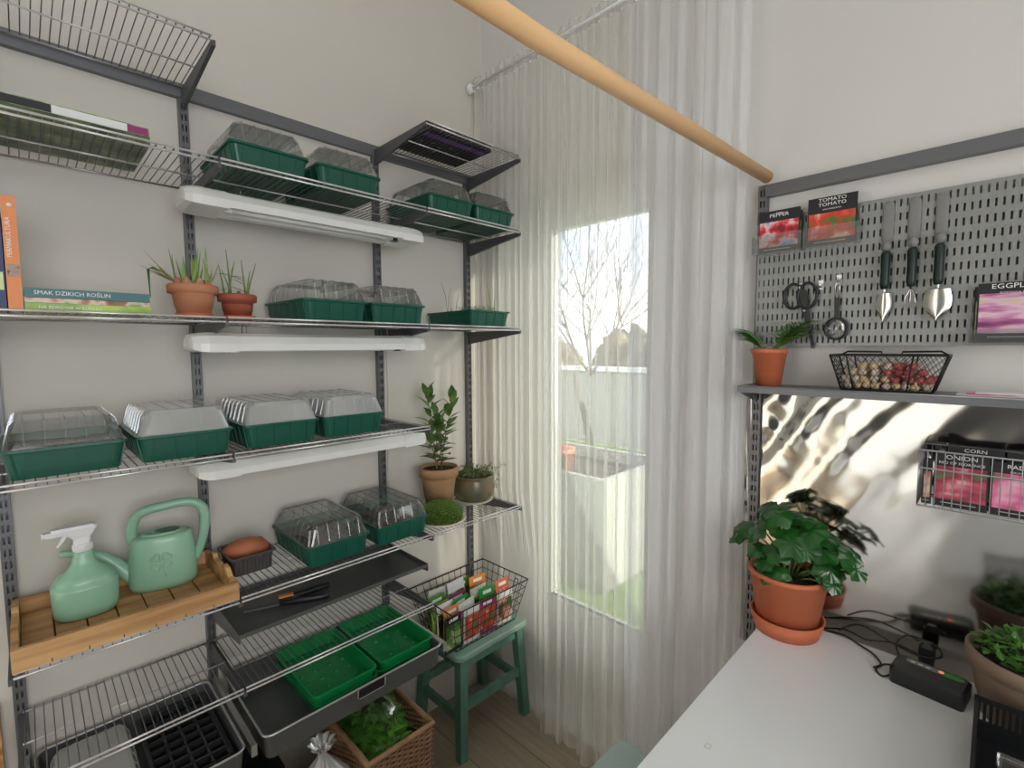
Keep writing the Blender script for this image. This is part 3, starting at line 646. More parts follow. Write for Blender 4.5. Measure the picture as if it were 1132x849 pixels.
# ------------------------------------------------------------------ wooden tray, sprayer, watering can
t = thing('wooden_tray', 'honey-coloured wooden tray under the watering can and spray bottle', 'tray', (.05, -1.574, Z5 + .001))
Lx, Ly = .292, .412; wl = .012
w = MB(); n = 7
for k in range(n): w.box((wl, wl + (Ly - 2 * wl) * k / n + .0018, .004), (Lx - wl, wl + (Ly - 2 * wl) * (k + 1) / n - .0018, .011))
w.build('base_planks', 'wood_tray', t)
MB().box((.003, .003, .001), (Lx - .003, Ly - .003, .0038)).build('gap_dark_board', 'wicker_dark', t)  # dark board added so the gaps between planks read dark
for x0 in (0, Lx - wl):
    w = MB(); w.box((x0, 0, 0), (x0 + wl, Ly, .046)); w.build('side_rail', 'wood_tray', t)
w = MB()
for k in range(1, n): w.box((Lx - .0002, Ly * k / n - .001, .0), (Lx + .0006, Ly * k / n + .001, .008))
w.build('plank_notch', 'wicker_dark', t)
for y0 in (0, Ly - wl):
    w = MB()
    P = [(wl, .0), (wl, .046), (.05, .046), (.07, .062), (.10, .064), (.106, .052), (.186, .052), (.192, .064), (.222, .062), (.242, .046), (Lx - wl, .046), (Lx - wl, .0)]
    nv = len(w.v)
    for yy in (y0, y0 + wl): w.v += [(x, yy, z) for x, z in P]
    m_ = len(P); w.face(list(range(nv, nv + m_))); w.face(list(range(nv + m_, nv + 2 * m_))[::-1])
    for j in range(m_): w.face([nv + j, nv + m_ + j, nv + m_ + (j + 1) % m_, nv + (j + 1) % m_])
    w.build('end_panel', 'wood_tray', t)
ZT = Z5 + .0125
t = thing('spray_bottle', 'sage green spray bottle with white trigger head on the wooden tray', 'spray bottle', (.160, -1.447, ZT), .0)
MB().lathe([(0, 0), (.052, 0), (.058, .006), (.060, .02), (.0610, .070), (.0605, .076), (.0545, .079), (.0545, .087), (.045, .098), (.030, .110), (.022, .125), (.0175, .142), (.0165, .158), (0, .158)], n=44, sx=.88, sy=1.03, power=2.5).build('bottle', 'sage_plastic', t)
w = MB(); w.lathe([(.0175, .152), (.018, .170), (.016, .171), (0, .171)], n=24, cap0=True)
for k in range(20):
    a = 2 * PI * k / 20; w.box((-.0008, -.001, .154), (.0008, .001, .168), 0, Matrix.Translation((.0182 * math.cos(a), .0182 * math.sin(a), 0)) @ Matrix.Rotation(a, 4, 'Z'))
w.build('collar', 'white_plastic', t)
w = MB()
w.rings([rrect(-.013, -.016, .013, .014, .171, .006), rrect(-.012, -.017, .012, .016, .185, .005), rrect(-.013, -.03, .013, .024, .198, .005), rrect(-.0135, -.055, .0135, .03, .208, .005), rrect(-.011, -.052, .011, .022, .215, .004)], cap0=True, cap1=True)
w.box((-.008, -.064, .197), (.008, -.03, .2095)); w.build('spray_head', 'white_plastic', t)
MB().tube([(0, -.062, .203), (0, -.070, .203)], .0075, 12).build('nozzle', 'white_plastic', t)
MB().hexa([(-.005, -.046, .172), (.005, -.046, .172), (.005, -.043, .170), (-.005, -.043, .170), (-.005, -.032, .198), (.005, -.032, .198), (.005, -.022, .198), (-.005, -.022, .198)]).build('trigger', 'white_plastic', t)
# watering can
t = thing('watering_can', 'sage green plastic watering can with embossed clover on the wooden tray', 'watering can', (.125, -1.285, ZT), -.2)
off = lambda z: (0, 0)
hb = .142
w = MB(); w.lathe([(0, 0), (.066, 0), (.073, .004), (.077, .015), (.076, .06), (.073, .1), (.069, .128), (.066, .137), (.060, .142), (.045, .1425)], n=56, sx=.66, sy=1.0, power=2.7)
# top opening: inner hole towards +y
w.lathe([(.045, .1425), (.043, .147), (.040, .147), (.038, .13), (0, .10)], n=56, sx=.66, sy=1.0, power=2.7); w.build('body', 'sage_plastic', t)
MB().lathe([(0, 0), (.022, 0)], (0, .012, .1478), 28, sx=.8, sy=1.25, cap0=False).build('filler_opening', 'sage_dark', t)
hp = [(-.062, .125), (-.064, .160), (-.055, .190), (-.035, .206), (0, .212), (.04, .216), (.07, .213), (.092, .198), (.100, .175), (.099, .145), (.092, .11), (.083, .08), (.072, .055)]
def smoothp(P, n=4):
    out = []
    for i in range(len(P) - 1):
        p0 = P[max(i - 1, 0)]; p1 = P[i]; p2 = P[i + 1]; p3 = P[min(i + 2, len(P) - 1)]
        for j in range(n):
            s = j / n; out.append(tuple(.5 * ((2 * b) + (-a + c) * s + (2 * a - 5 * b + 4 * c - d) * s * s + (-a + 3 * b - 3 * c + d) * s ** 3) for a, b, c, d in zip(p0, p1, p2, p3)))
    return out + [tuple(P[-1])]
MB().tube(smoothp([(0, y, z) for y, z in hp]), .0122, 14).build('handle', 'sage_plastic', t)
MB().tube(smoothp([(0, -.06, .035), (0, -.085, .058), (0, -.105, .085), (0, -.13, .108), (0, -.165, .123), (0, -.205, .130)]), [.024 - .0155 * (k / 20) ** .7 for k in range(21)], 14).build('spout', 'sage_plastic', t)
w = MB()
def surf(y, z):   # front face of body
    ry = .0755; a = max(0, 1 - (abs(y) / ry) ** 2.7) ** (1 / 2.7); return .66 * ry * a - .0002
for k in range(4):
    a = PI / 4 + k * PI / 2; ca, sa = math.cos(a), math.sin(a); P = []
    for q in range(17):
        th = 2 * PI * q / 16; hx = .0112 * (16 * math.sin(th) ** 3) / 16; hy = .0165 + .0108 * (13 * math.cos(th) - 5 * math.cos(2 * th) - 2 * math.cos(3 * th) - math.cos(4 * th)) / 16
        yy = hx * ca - hy * sa; zz = hx * sa + hy * ca + .078; P.append((surf(yy, zz), yy - .002, zz))
    w.tube(P[:-1], .0021, 6, closed=True)
w.tube([(surf(0, 0), -.002, .072), (surf(.003, 0), .002, .055), (surf(.010, 0), .008, .036)], .0018, 6); w.build('clover_emblem', 'sage_plastic', t)

# sweet potato punnet
t = thing('punnet', 'dark grey plastic punnet holding a sweet potato', 'punnet', (.08, -1.145, Z5 + .001))
w = MB(); R = lambda e, z: rrect(e, e, .135 - e, .118 - e, z, .012)
w.rings([R(.010, 0), R(.003, .05), R(.0, .052), R(-.003, .052), R(-.003, .056), R(.003, .056), R(.005, .05), R(.012, .003)], cap0=True, cap1=True)
for k in range(10):
    y = .012 + .094 * k / 9; w.hexa([(.123, y - .002, .003), (.1275, y - .002, .003), (.1275, y + .002, .003), (.123, y + .002, .003), (.131, y - .002, .047), (.1345, y - .002, .047), (.1345, y + .002, .047), (.131, y + .002, .047)])
w.build('container', 'grey_plastic', t)
w = MB(); w.lathe([(0, -.062), (.014, -.058), (.026, -.04), (.032, -.012), (.031, .015), (.024, .042), (.012, .058), (0, .064)], n=28, off=lambda z: (.004 * math.sin(z * 40), .003 * math.cos(z * 30)))
o = w.build('sweet_potato', 'potato'); o.rotation_euler = (PI / 2, .12, -.35); o.location = (.145, -1.087, Z5 + .052); tag(o, 'reddish brown sweet potato lying in the dark punnet', 'sweet potato')

# ------------------------------------------------------------------ solid steel tray with pruner
t = thing('steel_shelf', 'dark solid steel shelf tray between the soil trays and the lowest wire shelf', 'metal shelf', (0, U[1] + .002, .828))
Lb = .607 - .004 - .0
w = MB(); w.box((.026, 0, 0), (.308, Lb, .002)); w.box((.308 - .002, 0, .002), (.308, Lb, .012)); w.box((.026, 0, .002), (.028, Lb, .012)); w.build('tray', 'sheet_steel', t)
MB().hexa([(.022, Lb, -.055), (.308, Lb, -.014), (.308, Lb + .002, -.014), (.022, Lb + .002, -.055), (.022, Lb, .012), (.308, Lb, .012), (.308, Lb + .002, .012), (.022, Lb + .002, .012)]).build('side_flange', 'steel_dark', t)
MB().hexa([(.022, -.0015, -.055), (.308, -.0015, -.014), (.308, 0, -.014), (.022, 0, -.055), (.022, -.0015, .012), (.308, -.0015, .012), (.308, 0, .012), (.022, 0, .012)]).build('side_flange', 'steel_dark', t)
t = thing('pruning_shears', 'black pruning shears with a touch of orange lying on the solid steel shelf', 'pruning shears', (.205, -1.02, .8312), 1.35)
MB().tube([(0, .006, .008), (.04, .010, .008), (.08, .018, .008), (.11, .022, .008)], [.006, .0075, .0075, .006], 10).build('handle', 'black_plastic', t)
MB().tube([(0, -.006, .008), (.04, -.016, .008), (.08, -.026, .008), (.10, -.03, .008)], [.006, .0075, .0075, .006], 10).build('handle', 'black_plastic', t)
MB().hexa([(-.07, -.002, .004), (0, -.011, .004), (0, .008, .004), (-.06, .003, .004), (-.07, -.002, .008), (0, -.011, .008), (0, .008, .008), (-.06, .003, .008)]).build('blade', 'steel_dark', t)
MB().box((.0, .0, .014), (.03, .012, .0175)).build('orange_inlay', 'orange_grip', t)
for o in t.children: o.data.transform(Matrix.Scale(1.35, 4))

# ------------------------------------------------------------------ drawers
def drawer(label, y0, y1, slot):
    x0, x1, zr, dp = .03, .395, .585, .068
    t = thing('pull_out_drawer', label, 'drawer', (0, 0, 0)); w = MB(); r = .022
    R = lambda e, z, rr=r: rrect(x0 + e, y0 + e, x1 - e, y1 - e, z, rr)
    w.rings([R(.006, zr - dp), R(0, zr), R(.004, zr), R(.010, zr - dp + .003)], cap0=True, cap1=True); w.build('drawer_box', 'sheet_steel', t)
    P = R(-.001, zr + .001); MB().tube(P, .0032, 8, closed=True).build('rim', 'rim_steel', t)
    yc = (y0 + y1) / 2 + .02; hw = .045
    MB().tube([(x1 + .001, yc - hw, zr - .006), (x1 - .0015, yc - hw, zr - .030), (x1 - .0015, yc - hw + .006, zr - .034), (x1 - .0015, yc + hw - .006, zr - .034), (x1 - .0015, yc + hw, zr - .030), (x1 + .001, yc + hw, zr - .006)], .0016, 6).build('handle_slot_edge', 'rim_steel', t)
    MB().box((x1 - .0045, yc - hw + .001, zr - .032), (x1 - .0005, yc + hw - .001, zr - .006)).build('handle_slot', 'black_plastic', t)
    return t
drawer('grey steel pull-out drawer holding the bright green trays', U[1] + .026, U[2] - .008, 1)
drawer('grey steel pull-out drawer holding the black cell tray, left of its twin', U[0] + .02, U[1] - .02, 1)
for k in (0, 1, 2):
    w = MB(); w.box((.022, -.007, -.03), (.39, .007, 0)); w.box((.022, -.0185 if k else -.007, -.0301), (.39, .0185 if k != 2 else .007, -.0275)) if 0 else None
    tag(w.build('drawer_runner', 'rim_steel', None, (0, U[k] + (.001 if k != 2 else .006), .580)), ['pale metal drawer runner on the leftmost upright', 'pale metal drawer runner between the two drawers', 'pale metal drawer runner right of the green trays drawer'][k], 'drawer runner', 'drawer runners')
def green_tray(loc, rz, label, pad=True):
    t = thing('seed_tray', label, 'seed tray', loc, rz, 'bright green seed trays in the drawer'); Wd, Dp, Ht = .205, .31, .045
    w = MB(); R = lambda e, z, rr=.018: rrect(e, -Wd / 2 + e, Dp - e, Wd / 2 - e, z, rr)
    w.rings([R(.010, 0), R(.003, Ht - .006), R(-.001, Ht - .006), R(-.001, Ht), R(.004, Ht), R(.006, Ht - .01), R(.012, .003)], cap0=True, cap1=True)
    for i in range(6):
        for j in range(4):
            w.lathe([(.008, .003), (.006, .0065), (0, .007)], (.035 + i * .048, -.069 + j * .046, 0), 10)
    w.build('tray', 'bright_tray', t); return t
zb = .585 - .068 + .0035
g0 = green_tray((.045, -.885, zb), .02, 'bright green seed tray in the drawer, lower one of the left pair')
def gdup(loc, rz, lab):
    return dup(g0, loc, rz, lab)
gdup((.045, -.885, zb + .03), .0, 'bright green seed tray in the drawer, upper one of the left pair')
gdup((.04, -.668, zb), -.02, 'bright green seed tray in the drawer, lower one of the right pair')
gdup((.04, -.668, zb + .03), .01, 'bright green seed tray in the drawer, upper one of the right pair')
# cell trays + clear dome in left drawer
def cell_tray(loc, rz, label, nx, ny, cw, group=None):
    t = thing('cell_tray', label, 'cell tray', loc, rz, group); w = MB(); h = .04; c = cw
    for i in range(nx):
        for j in range(ny):
            x, y = i * c, j * c; a = .003; q = .009
            w.rings([[(x + e, y + e, z), (x + c - e, y + e, z), (x + c - e, y + c - e, z), (x + e, y + c - e, z)] for e, z in ((0, h), (a, h - .002), (q, .003))], cap1=True)
            w.rings([[(x + e, y + e, z), (x + c - e, y + e, z), (x + c - e, y + c - e, z), (x + e, y + c - e, z)][::-1] for e, z in ((a - .001, h - .003), (q - .001, 0.001))], cap1=True)
    w.rings([rrect(-.008, -.008, nx * c + .008, ny * c + .008, h - .002, .006), rrect(-.008, -.008, nx * c + .008, ny * c + .008, h, .006), rrect(-.0005, -.0005, nx * c + .0005, ny * c + .0005, h, .001)])
    w.build('cells', 'black_plastic', t); return t
cell_tray((.065, -1.352, zb + .012), 0, 'black many-celled seedling tray in the left drawer', 8, 4, .037)
t = thing('propagator_dome', 'clear plastic propagator lid lying in the left drawer', 'lid', (.05, -1.455, zb)); dome_mesh(.175, .31, .075).build('lid', 'dome_fogged', t)

# ------------------------------------------------------------------ under the drawers
t = thing('storage_box', 'black box on the floor beneath the left drawer', 'box', (0, 0, 0))
w = MB(); R = lambda e, z: rrect(.04 + e, -1.36 + e, .27 - e, -1.04 - e, z, .02)
w.rings([R(.015, .002), R(.0, .36), R(.01, .36), R(.02, .01)], cap0=True, cap1=True); w.build('container', 'black_plastic', t)
t = thing('plastic_bag', 'knotted clear plastic bag of pale perlite beneath the drawers', 'bag', (.372, -.975, 0))
rnd = random.Random(2)
def bagf(u, v):
    a = 2 * PI * u; z = v; r = (.095 * (1 - .25 * z) if z < .75 else .095 * .81 * max(.12, 1 - ((z - .75) / .2) ** .8)) * (1 + .06 * math.sin(7 * a + 6 * z) + .04 * math.sin(13 * a))
    if z < .05: r *= z / .05
    if z > .95: r = .016 + .02 * (z - .95) / .05 * (1 + .3 * math.sin(9 * a))
    return (r * math.cos(a), r * math.sin(a), .003 + .465 * z)
MB().grid(bagf, 48, 30).build('bag', 'bag_film', t)
MB().lathe([(0, .01), (.078, .012), (.088, .05), (.080, .32), (.055, .345), (0, .35)], n=30).build('contents', 'plate', t)
# wicker basket
t = thing('wicker_basket', 'brown wicker basket on the floor under the drawers', 'basket', (0, 0, 0))
bx0, by0, bx1, by1, bh = .10, -.875, .45, -.645, .375
def wick(x0, y0, x1, y1, h, t):
    w = MB(); per = [(x0, y0), (x1, y0), (x1, y1), (x0, y1), (x0, y0)]; pts = []
    for i in range(4):
        (ax, ay), (bx, by) = per[i], per[i + 1]; L = math.hypot(bx - ax, by - ay); n = int(L / .02)
        for j in range(n): pts.append((ax + (bx - ax) * j / n, ay + (by - ay) * j / n, (by - ay) / L, -(bx - ax) / L))
    N_ = len(pts); nz = int(h / .0085)
    for k in range(nz):
        z = .006 + k * .0085; tp = .92 + .08 * k / nz; cx, cy = (x0 + x1) / 2, (y0 + y1) / 2
        P = []
        for i, (x, y, nx, ny) in enumerate(pts):
            s = .0035 if (i + k) % 2 else -.0035; P.append((cx + (x - cx) * tp + nx * s, cy + (y - cy) * tp + ny * s, z))
        w.tube(P, .0044, 4, closed=True)
    w.build('weave', 'wicker', t)
    w = MB()
    for i, (x, y, nx, ny) in enumerate(pts): w.tube([(cx + (x - cx) * .92, cy + (y - cy) * .92, .003), (x, y, h)], .0025, 4)
    w.build('stakes', 'wicker_dark', t)
    P = [(x, y, h + .004) for x, y, _, _ in pts]; MB().tube(P, .009, 8, closed=True).build('rim', 'wicker', t)
    MB().box((x0 + .02, y0 + .02, .003), (x1 - .02, y1 - .02, .008)).build('base', 'wicker_dark', t)
wick(bx0, by0, bx1, by1, bh, t)
# bagged salad in basket
t = thing('bag_of_herbs', 'plastic bag of leafy greens and dill packed in the wicker basket', 'bag of herbs', (.285, -.762, .24))
rnd = random.Random(21); w = MB()
w.lathe([(0, -.17), (.09, -.17), (.11, -.05), (.115, .04), (.09, .10), (.0, .12)], n=20, sx=1.1, sy=1.0, power=3)
for k in range(420):
    a = rnd.uniform(0, 2 * PI); b = rnd.uniform(.0, 1.3); r = .12
    p = Vector((r * 1.08 * math.cos(a) * math.sin(b), r * .98 * math.sin(a) * math.sin(b), .03 + .13 * math.cos(b)))
    dv = Vector((rnd.uniform(-1, 1), rnd.uniform(-1, 1), rnd.uniform(-.1, .8))); w.leaf(p * rnd.uniform(.9, 1.02), dv, (0, 0, 1), rnd.uniform(.03, .055), rnd.uniform(.018, .03), bend=.3, fold=.3, n=3)
w.build('leafy_greens', 'leaf_salad', t)
w = MB()
for k in range(160):
    p = Vector((.03 + rnd.uniform(-.06, .06), .02 + rnd.uniform(-.05, .05), .13 + rnd.uniform(0, .03))); dv = Vector((rnd.uniform(-1, 1), rnd.uniform(-1, 1), rnd.uniform(0, .5))).normalized() * rnd.uniform(.02, .05)
    w.tube([p, p + dv * .5 + Vector((0, 0, .004)), p + dv], .0008, 3)
o = w.build('dill_fronds', 'leaf_light', t); o['kind'] = 'stuff'
def film(u, v):
    a = 2 * PI * u; b = .6 * v; r = .134 * (1 + .04 * math.sin(6 * a + 4 * b) + .03 * math.sin(11 * a - 3 * b)); return (r * 1.05 * math.cos(a) * math.sin(b), r * .98 * math.sin(a) * math.sin(b), .035 + .15 * math.cos(b))
clear('film_thin', (.97, .98, .97), .03, .0, .25)
MB().grid(film, 36, 14).build('bag_film', 'film_thin', t)
for o in t.children: o.data.transform(Matrix.Diagonal((1.08, .80, 1.12, 1)))

# ------------------------------------------------------------------ stools
def stool(name, label, x0, y0, x1, y1, h, mseat, mleg):
    t = thing(name, label, 'stool', ((x0 + x1) / 2, (y0 + y1) / 2, 0)); a, b = (x1 - x0) / 2, (y1 - y0) / 2
    w = MB(); r = .03
    w.rings([rrect(-a + .004, -b + .004, a - .004, b - .004, h - .026, r, 6), rrect(-a, -b, a, b, h - .02, r, 6), rrect(-a, -b, a, b, h - .005, r, 6), rrect(-a + .005, -b + .005, a - .005, b - .005, h, r, 6)], cap0=True, cap1=True, smooth=False)
    w.build('seat', mseat, t)
    lw = .019
    for sx in (-1, 1):
        for sy in (-1, 1):
            tx, ty = sx * (a - .035), sy * (b - .04); ex, ey = sx * (a - .012), sy * (b - .018)
            w = MB(); w.rings([[(cx - q, cy - q, z), (cx + q, cy - q, z), (cx + q, cy + q, z), (cx - q, cy + q, z)] for cx, cy, z, q in ((ex, ey, 0, lw * .9), (tx, ty, h - .0265, lw))], cap0=True, cap1=True); w.build('leg', mleg, t)
    def at(sx, sy, z):
        q = z / (h - .0265); return Vector((sx * ((a - .012) + (-.023) * q), sy * ((b - .018) - .022 * q), z))
    for z, pairs in ((.16, (((-1, -1), (1, -1)), ((-1, 1), (1, 1)))), (.20, (((1, -1), (1, 1)), ((-1, -1), (-1, 1))))):
        for p, q in pairs:
            A, B = at(*p, z), at(*q, z); d = (B - A).normalized(); A += d * .018; B -= d * .018; n = d.cross(Vector((0, 0, 1))) * .009
            u = Vector((0, 0, .017)); MB().hexa([A - n - u, B - n - u, B + n - u, A + n - u, A - n + u, B - n + u, B + n + u, A + n + u]).build('stretcher', mleg, t)
    for p, q in (((-1, -1), (1, -1)), ((-1, 1), (1, 1)), ((1, -1), (1, 1)), ((-1, -1), (-1, 1))):
        z = h - .05; A, B = at(*p, z), at(*q, z); d = (B - A).normalized(); A += d * .019; B -= d * .019; n = d.cross(Vector((0, 0, 1))) * .009; u = Vector((0, 0, .022))
        MB().hexa([A - n - u, B - n - u, B + n - u, A + n - u, A - n + u, B - n + u, B + n + u, A + n + u]).build('apron', mleg, t)
    return t
SH = .425
stool('stool', 'worn green painted wooden stool carrying the wire basket of seed packets', .012, -.425, .312, -.036, SH, 'stool_seat', 'stool_green')
stool('stool', 'pale green painted stool partly hidden beside the white table', .945, -.66, 1.24, -.31, SH, 'pale_seat', 'stool_green')
# small wire basket of seed packets
def wire_basket(name, label, loc, bottom, top, h, nx, ny, nz, r, mat, cat='wire basket', diag=False, handles=False):
    t = thing(name, label, cat, loc); (a, b), (A, B) = bottom, top
    rect = lambda p, q, z: [(-p, -q, z), (p, -q, z), (p, q, z), (-p, q, z)]
    MB().tube(rect(A, B, h), r * 1.7, 8, closed=True, smooth=False).build('rim', mat, t)
    w = MB()
    for k in range(nz):
        q = k / nz; w.tube(rect(a + (A - a) * q, b + (B - b) * q, h * q + r), r, 5, closed=True, smooth=False)
    for i in range(nx + 1):
        u = -1 + 2 * i / nx; w.tube([(u * A, -B, h), (u * a, -b, r), (u * a, b, r), (u * A, B, h)], r * .8, 5, smooth=False)
    for i in range(ny + 1):
        u = -1 + 2 * i / ny; w.tube([(-A, u * B, h), (-a, u * b, r), (a, u * b, r), (A, u * B, h)], r * .8, 5, smooth=False)
    w.build('wire_mesh', mat, t); return t
BX, BY = .163, -.243
wb = wire_basket('wire_basket', 'black wire basket full of seed packets on the green stool', (BX, BY, SH + .0005), (.108, .160), (.146, .205), .178, 8, 12, 5, .0016, 'black_wire')
MB().tube([(.145, .12, .178), (.145, .12, .2), (.145, .132, .207), (.145, .144, .2), (.145, .144, .178)], .0018, 6).build('handle_loop', 'black_wire', wb)
PK = [  # (x, y, tilt, height, cols, colour name)
 (.094, -.135, 'veg_photo', 'ink_black', 'dark green seed packet with an avocado-like picture, front left of the basket'), (.094, -.06, 'tomato_photo', 'paper', 'red and orange tomato seed packet at the front of the basket'), (.094, .015, 'tomato_photo', 'magenta_cover', 'deep red seed packet at the front middle of the basket'), (.094, .09, 'market_photo', 'paper', 'white seed packet with brown picture at the front right of the basket'),
 (.066, -.12, 'lime_photo', 'orange_cover', 'yellow and brown seed packet in the second row'), (.066, -.045, 'radish_photo', 'paper', 'white seed packet with a pink radish picture in the second row'), (.066, .03, 'veg_dark', 'led_green', 'dark green seed packet in the second row'), (.066, .105, 'tomato_photo', 'terracotta_orange', 'brick red seed packet at the right of the second row'),
 (.036, -.125, 'veg_dark', 'paper', 'small dark seed packet with white head, third row left'), (.036, -.05, 'lime_photo', 'led_green', 'green seed packet with lime picture in the third row'), (.036, .03, 'veg_photo', 'plate', 'cream-headed seed packet in the third row'), (.036, .11, 'market_photo', 'terracotta_red', 'rust red seed packet by the right end of the basket'),
 (.004, -.12, 'lime_photo', 'leaf_light', 'lime green seed packet in the fourth row'), (.004, -.04, 'market_photo', 'magenta_cover', 'purple-headed seed packet in the fourth row'), (.004, .045, 'lime_photo', 'cress', 'yellow-green seed packet in the fourth row'),
 (-.034, -.11, 'veg_photo', 'fern', 'grass green seed packet near the wall side of the basket'), (-.034, -.02, 'veg_photo', 'ink_white', 'tall green seed packet with white band sticking up at the back'), (-.034, .07, 'radish_photo', 'orange_grip', 'mustard seed packet leaning at the back'),
 (-.07, -.09, 'pepper_photo', 'paper', 'white and purple seed packet at the back left of the basket'), (-.07, .02, 'veg_photo', 'fern', 'bright green seed packet at the back of the basket')]
rnd = random.Random(17)
for i, (x, y, pm, hm, lab) in enumerate(PK):
    t = thing('seed_packet', lab, 'seed packet', (BX + x * 1.05, BY + y * 1.22 - .002, SH + .006), 0, 'seed packets in the wire basket'); hh = .142 + (.045 if 'tall' in lab else rnd.uniform(-.004, .03) if x < .09 else .0); ww = .086
    t.rotation_euler = (rnd.uniform(-.08, .08), rnd.uniform(-.02, .0) - (.0 if x > .08 else .06), rnd.uniform(-.1, .1))
    w = MB(); w.rings([[(-.0008, -ww / 2, 0), (.0008, -ww / 2, 0), (.0008, ww / 2, 0), (-.0008, ww / 2, 0)], [(-.004, -ww / 2 + .002, hh * .4), (.004, -ww / 2 + .002, hh * .4), (.004, ww / 2 - .002, hh * .4), (-.004, ww / 2 - .002, hh * .4)], [(-.0008, -ww / 2, hh), (.0008, -ww / 2, hh), (.0008, ww / 2, hh), (-.0008, ww / 2, hh)]], cap0=True, cap1=True)
    w.build('envelope', hm, t)
    MB().hexa([(.0012, -ww / 2 + .003, hh * .08), (.0014, -ww / 2 + .003, hh * .08), (.0014, ww / 2 - .003, hh * .08), (.0012, ww / 2 - .003, hh * .08), (.0044, -ww / 2 + .004, hh * .4), (.0047, -ww / 2 + .004, hh * .4), (.0047, ww / 2 - .004, hh * .4), (.0044, ww / 2 - .004, hh * .4)]).hexa([(.0044, -ww / 2 + .004, hh * .4), (.0047, -ww / 2 + .004, hh * .4), (.0047, ww / 2 - .004, hh * .4), (.0044, ww / 2 - .004, hh * .4), (.0023, -ww / 2 + .004, hh * .76), (.0026, -ww / 2 + .004, hh * .76), (.0026, ww / 2 - .004, hh * .76), (.0023, ww / 2 - .004, hh * .76)]).build('picture_panel', pm, t)
    MB().box((.0014, -.022, hh * .84), (.0026, .024, hh * .92)).build('title_band', 'ink_white', t)

# ------------------------------------------------------------------ curtain
t = thing('curtain_rod', 'pale curtain rod with round end knob above the garden door', 'curtain rod', (0, 0, 0))
zr = 2.72
MB().tube([(.025, -.085, zr), (1.24, -.085, zr)], .006, 12).build('rod', 'white_plastic', t)
MB().lathe([(0, -.022), (.012, -.018), (.018, -.006), (.018, .006), (.012, .018), (0, .022)], (.02, -.085, zr), 18).build('finial', 'white_plastic', t)
for x in (.06, 1.21): MB().box((x - .006, -.08, zr - .012), (x + .006, 0, zr + .012)).build('wall_bracket', 'white_plastic', t)
def curtain(name, label, x0, x1, n, amp, seed, mat, folds, dens=1, yb=-.072):
    rnd = random.Random(seed); ph = [rnd.uniform(0, 6.28) for _ in range(8)]; top = 2.75; bot = .008
    t = thing(name, label, 'curtain', (0, 0, 0)); w = MB(); nv = 44
    def fn(u, v):
        x = x0 + (x1 - x0) * u; z = top + (bot - top) * v
        g = .35 + .65 * min(1, v * 2.2); lo = max(0, (v - .8) / .2)
        a = 2 * PI * folds * u
        y = amp * g * (.55 * math.sin(a + .9 * math.sin(2.1 * u * 6.28 + ph[0]) + .5 * v) + .22 * math.sin(2.1 * a + ph[1] + .8 * v) + .3 * math.sin(.37 * a + ph[2]) + .05 * math.sin(4.1 * a + ph[4]))
        xx = x + .006 * g * math.sin(1.7 * a + ph[3]) + lo * .012 * math.sin(a * .5 + ph[5])
        y += lo * .018 * math.sin(a * .35 + ph[6])
        z += lo * lo * .012 * math.sin(a * .8 + ph[7])
        y = yb + y
        if xx < .42 and z < 1.0:      # hangs pressed behind the stool
            k_ = min(1, (1.0 - z) / .3) * min(1, (.42 - xx) / .08); y = y * (1 - k_) + max(y, -.034) * k_
        return (max(.012, xx), min(y, -.012), max(z, .006))
    w.grid(fn, n, nv); w.build('panel', mat, t)
    h = MB(); h.grid(lambda u, v: tuple(Vector(fn(u, .012 - .02 * v + .004)) + Vector((0, -.0012, 0))), n, 2); h.build('header_tape', 'sheer_tape', t)
    k = int((x1 - x0) / .045)
    for i in range(k):
        u = (i + .5) / k; p = Vector(fn(u, .018)); MB().lathe([(0, -.004), (.004, 0), (0, .004)], (p.x, p.y - .004, p.z), 8).build('clip', 'ink_white', t)
    return t
sheer('sheer_fine', (.94, .925, .87), .34, .26)
sheer('sheer_dense', (.91, .91, .92), .60, .3)
sheer('sheer_tape', (.86, .85, .82), .25, .3)
curtain('sheer_curtain', 'finely pleated white sheer curtain over the garden door', .022, .80, 620, .028, 3, 'sheer_fine', 17)
curtain('sheer_curtain', 'denser right-hand white sheer curtain with broad soft folds', .802, 1.185, 260, .026, 8, 'sheer_dense', 6, yb=-.075)
t = thing('light_switch', 'white wall switch seen faintly behind the right-hand curtain', 'light switch', (1.078, -.001, 1.398))
MB().box((-.03, -.009, -.04), (.03, 0, .04)).build('plate', 'white_plastic', t); MB().box((-.02, -.013, -.028), (.02, -.0095, .028)).build('rocker', 'white_plastic', t)

# ------------------------------------------------------------------ wooden pole
t = thing('wooden_pole', 'long round light wood pole running from the wall towards the viewer', 'pole', (0, 0, 0))
MB().tube([(1.192, -3.998, 2.045), (1.192, -.953, 2.06), (1.217, -.028, 2.072)], .0165, 24).build('rod', 'wood_pole', t)
MB().tube([(1.2172, -.0278, 2.072), (1.2176, -.023, 2.072)], .0168, 24).build('end_face', 'wood_end', t)

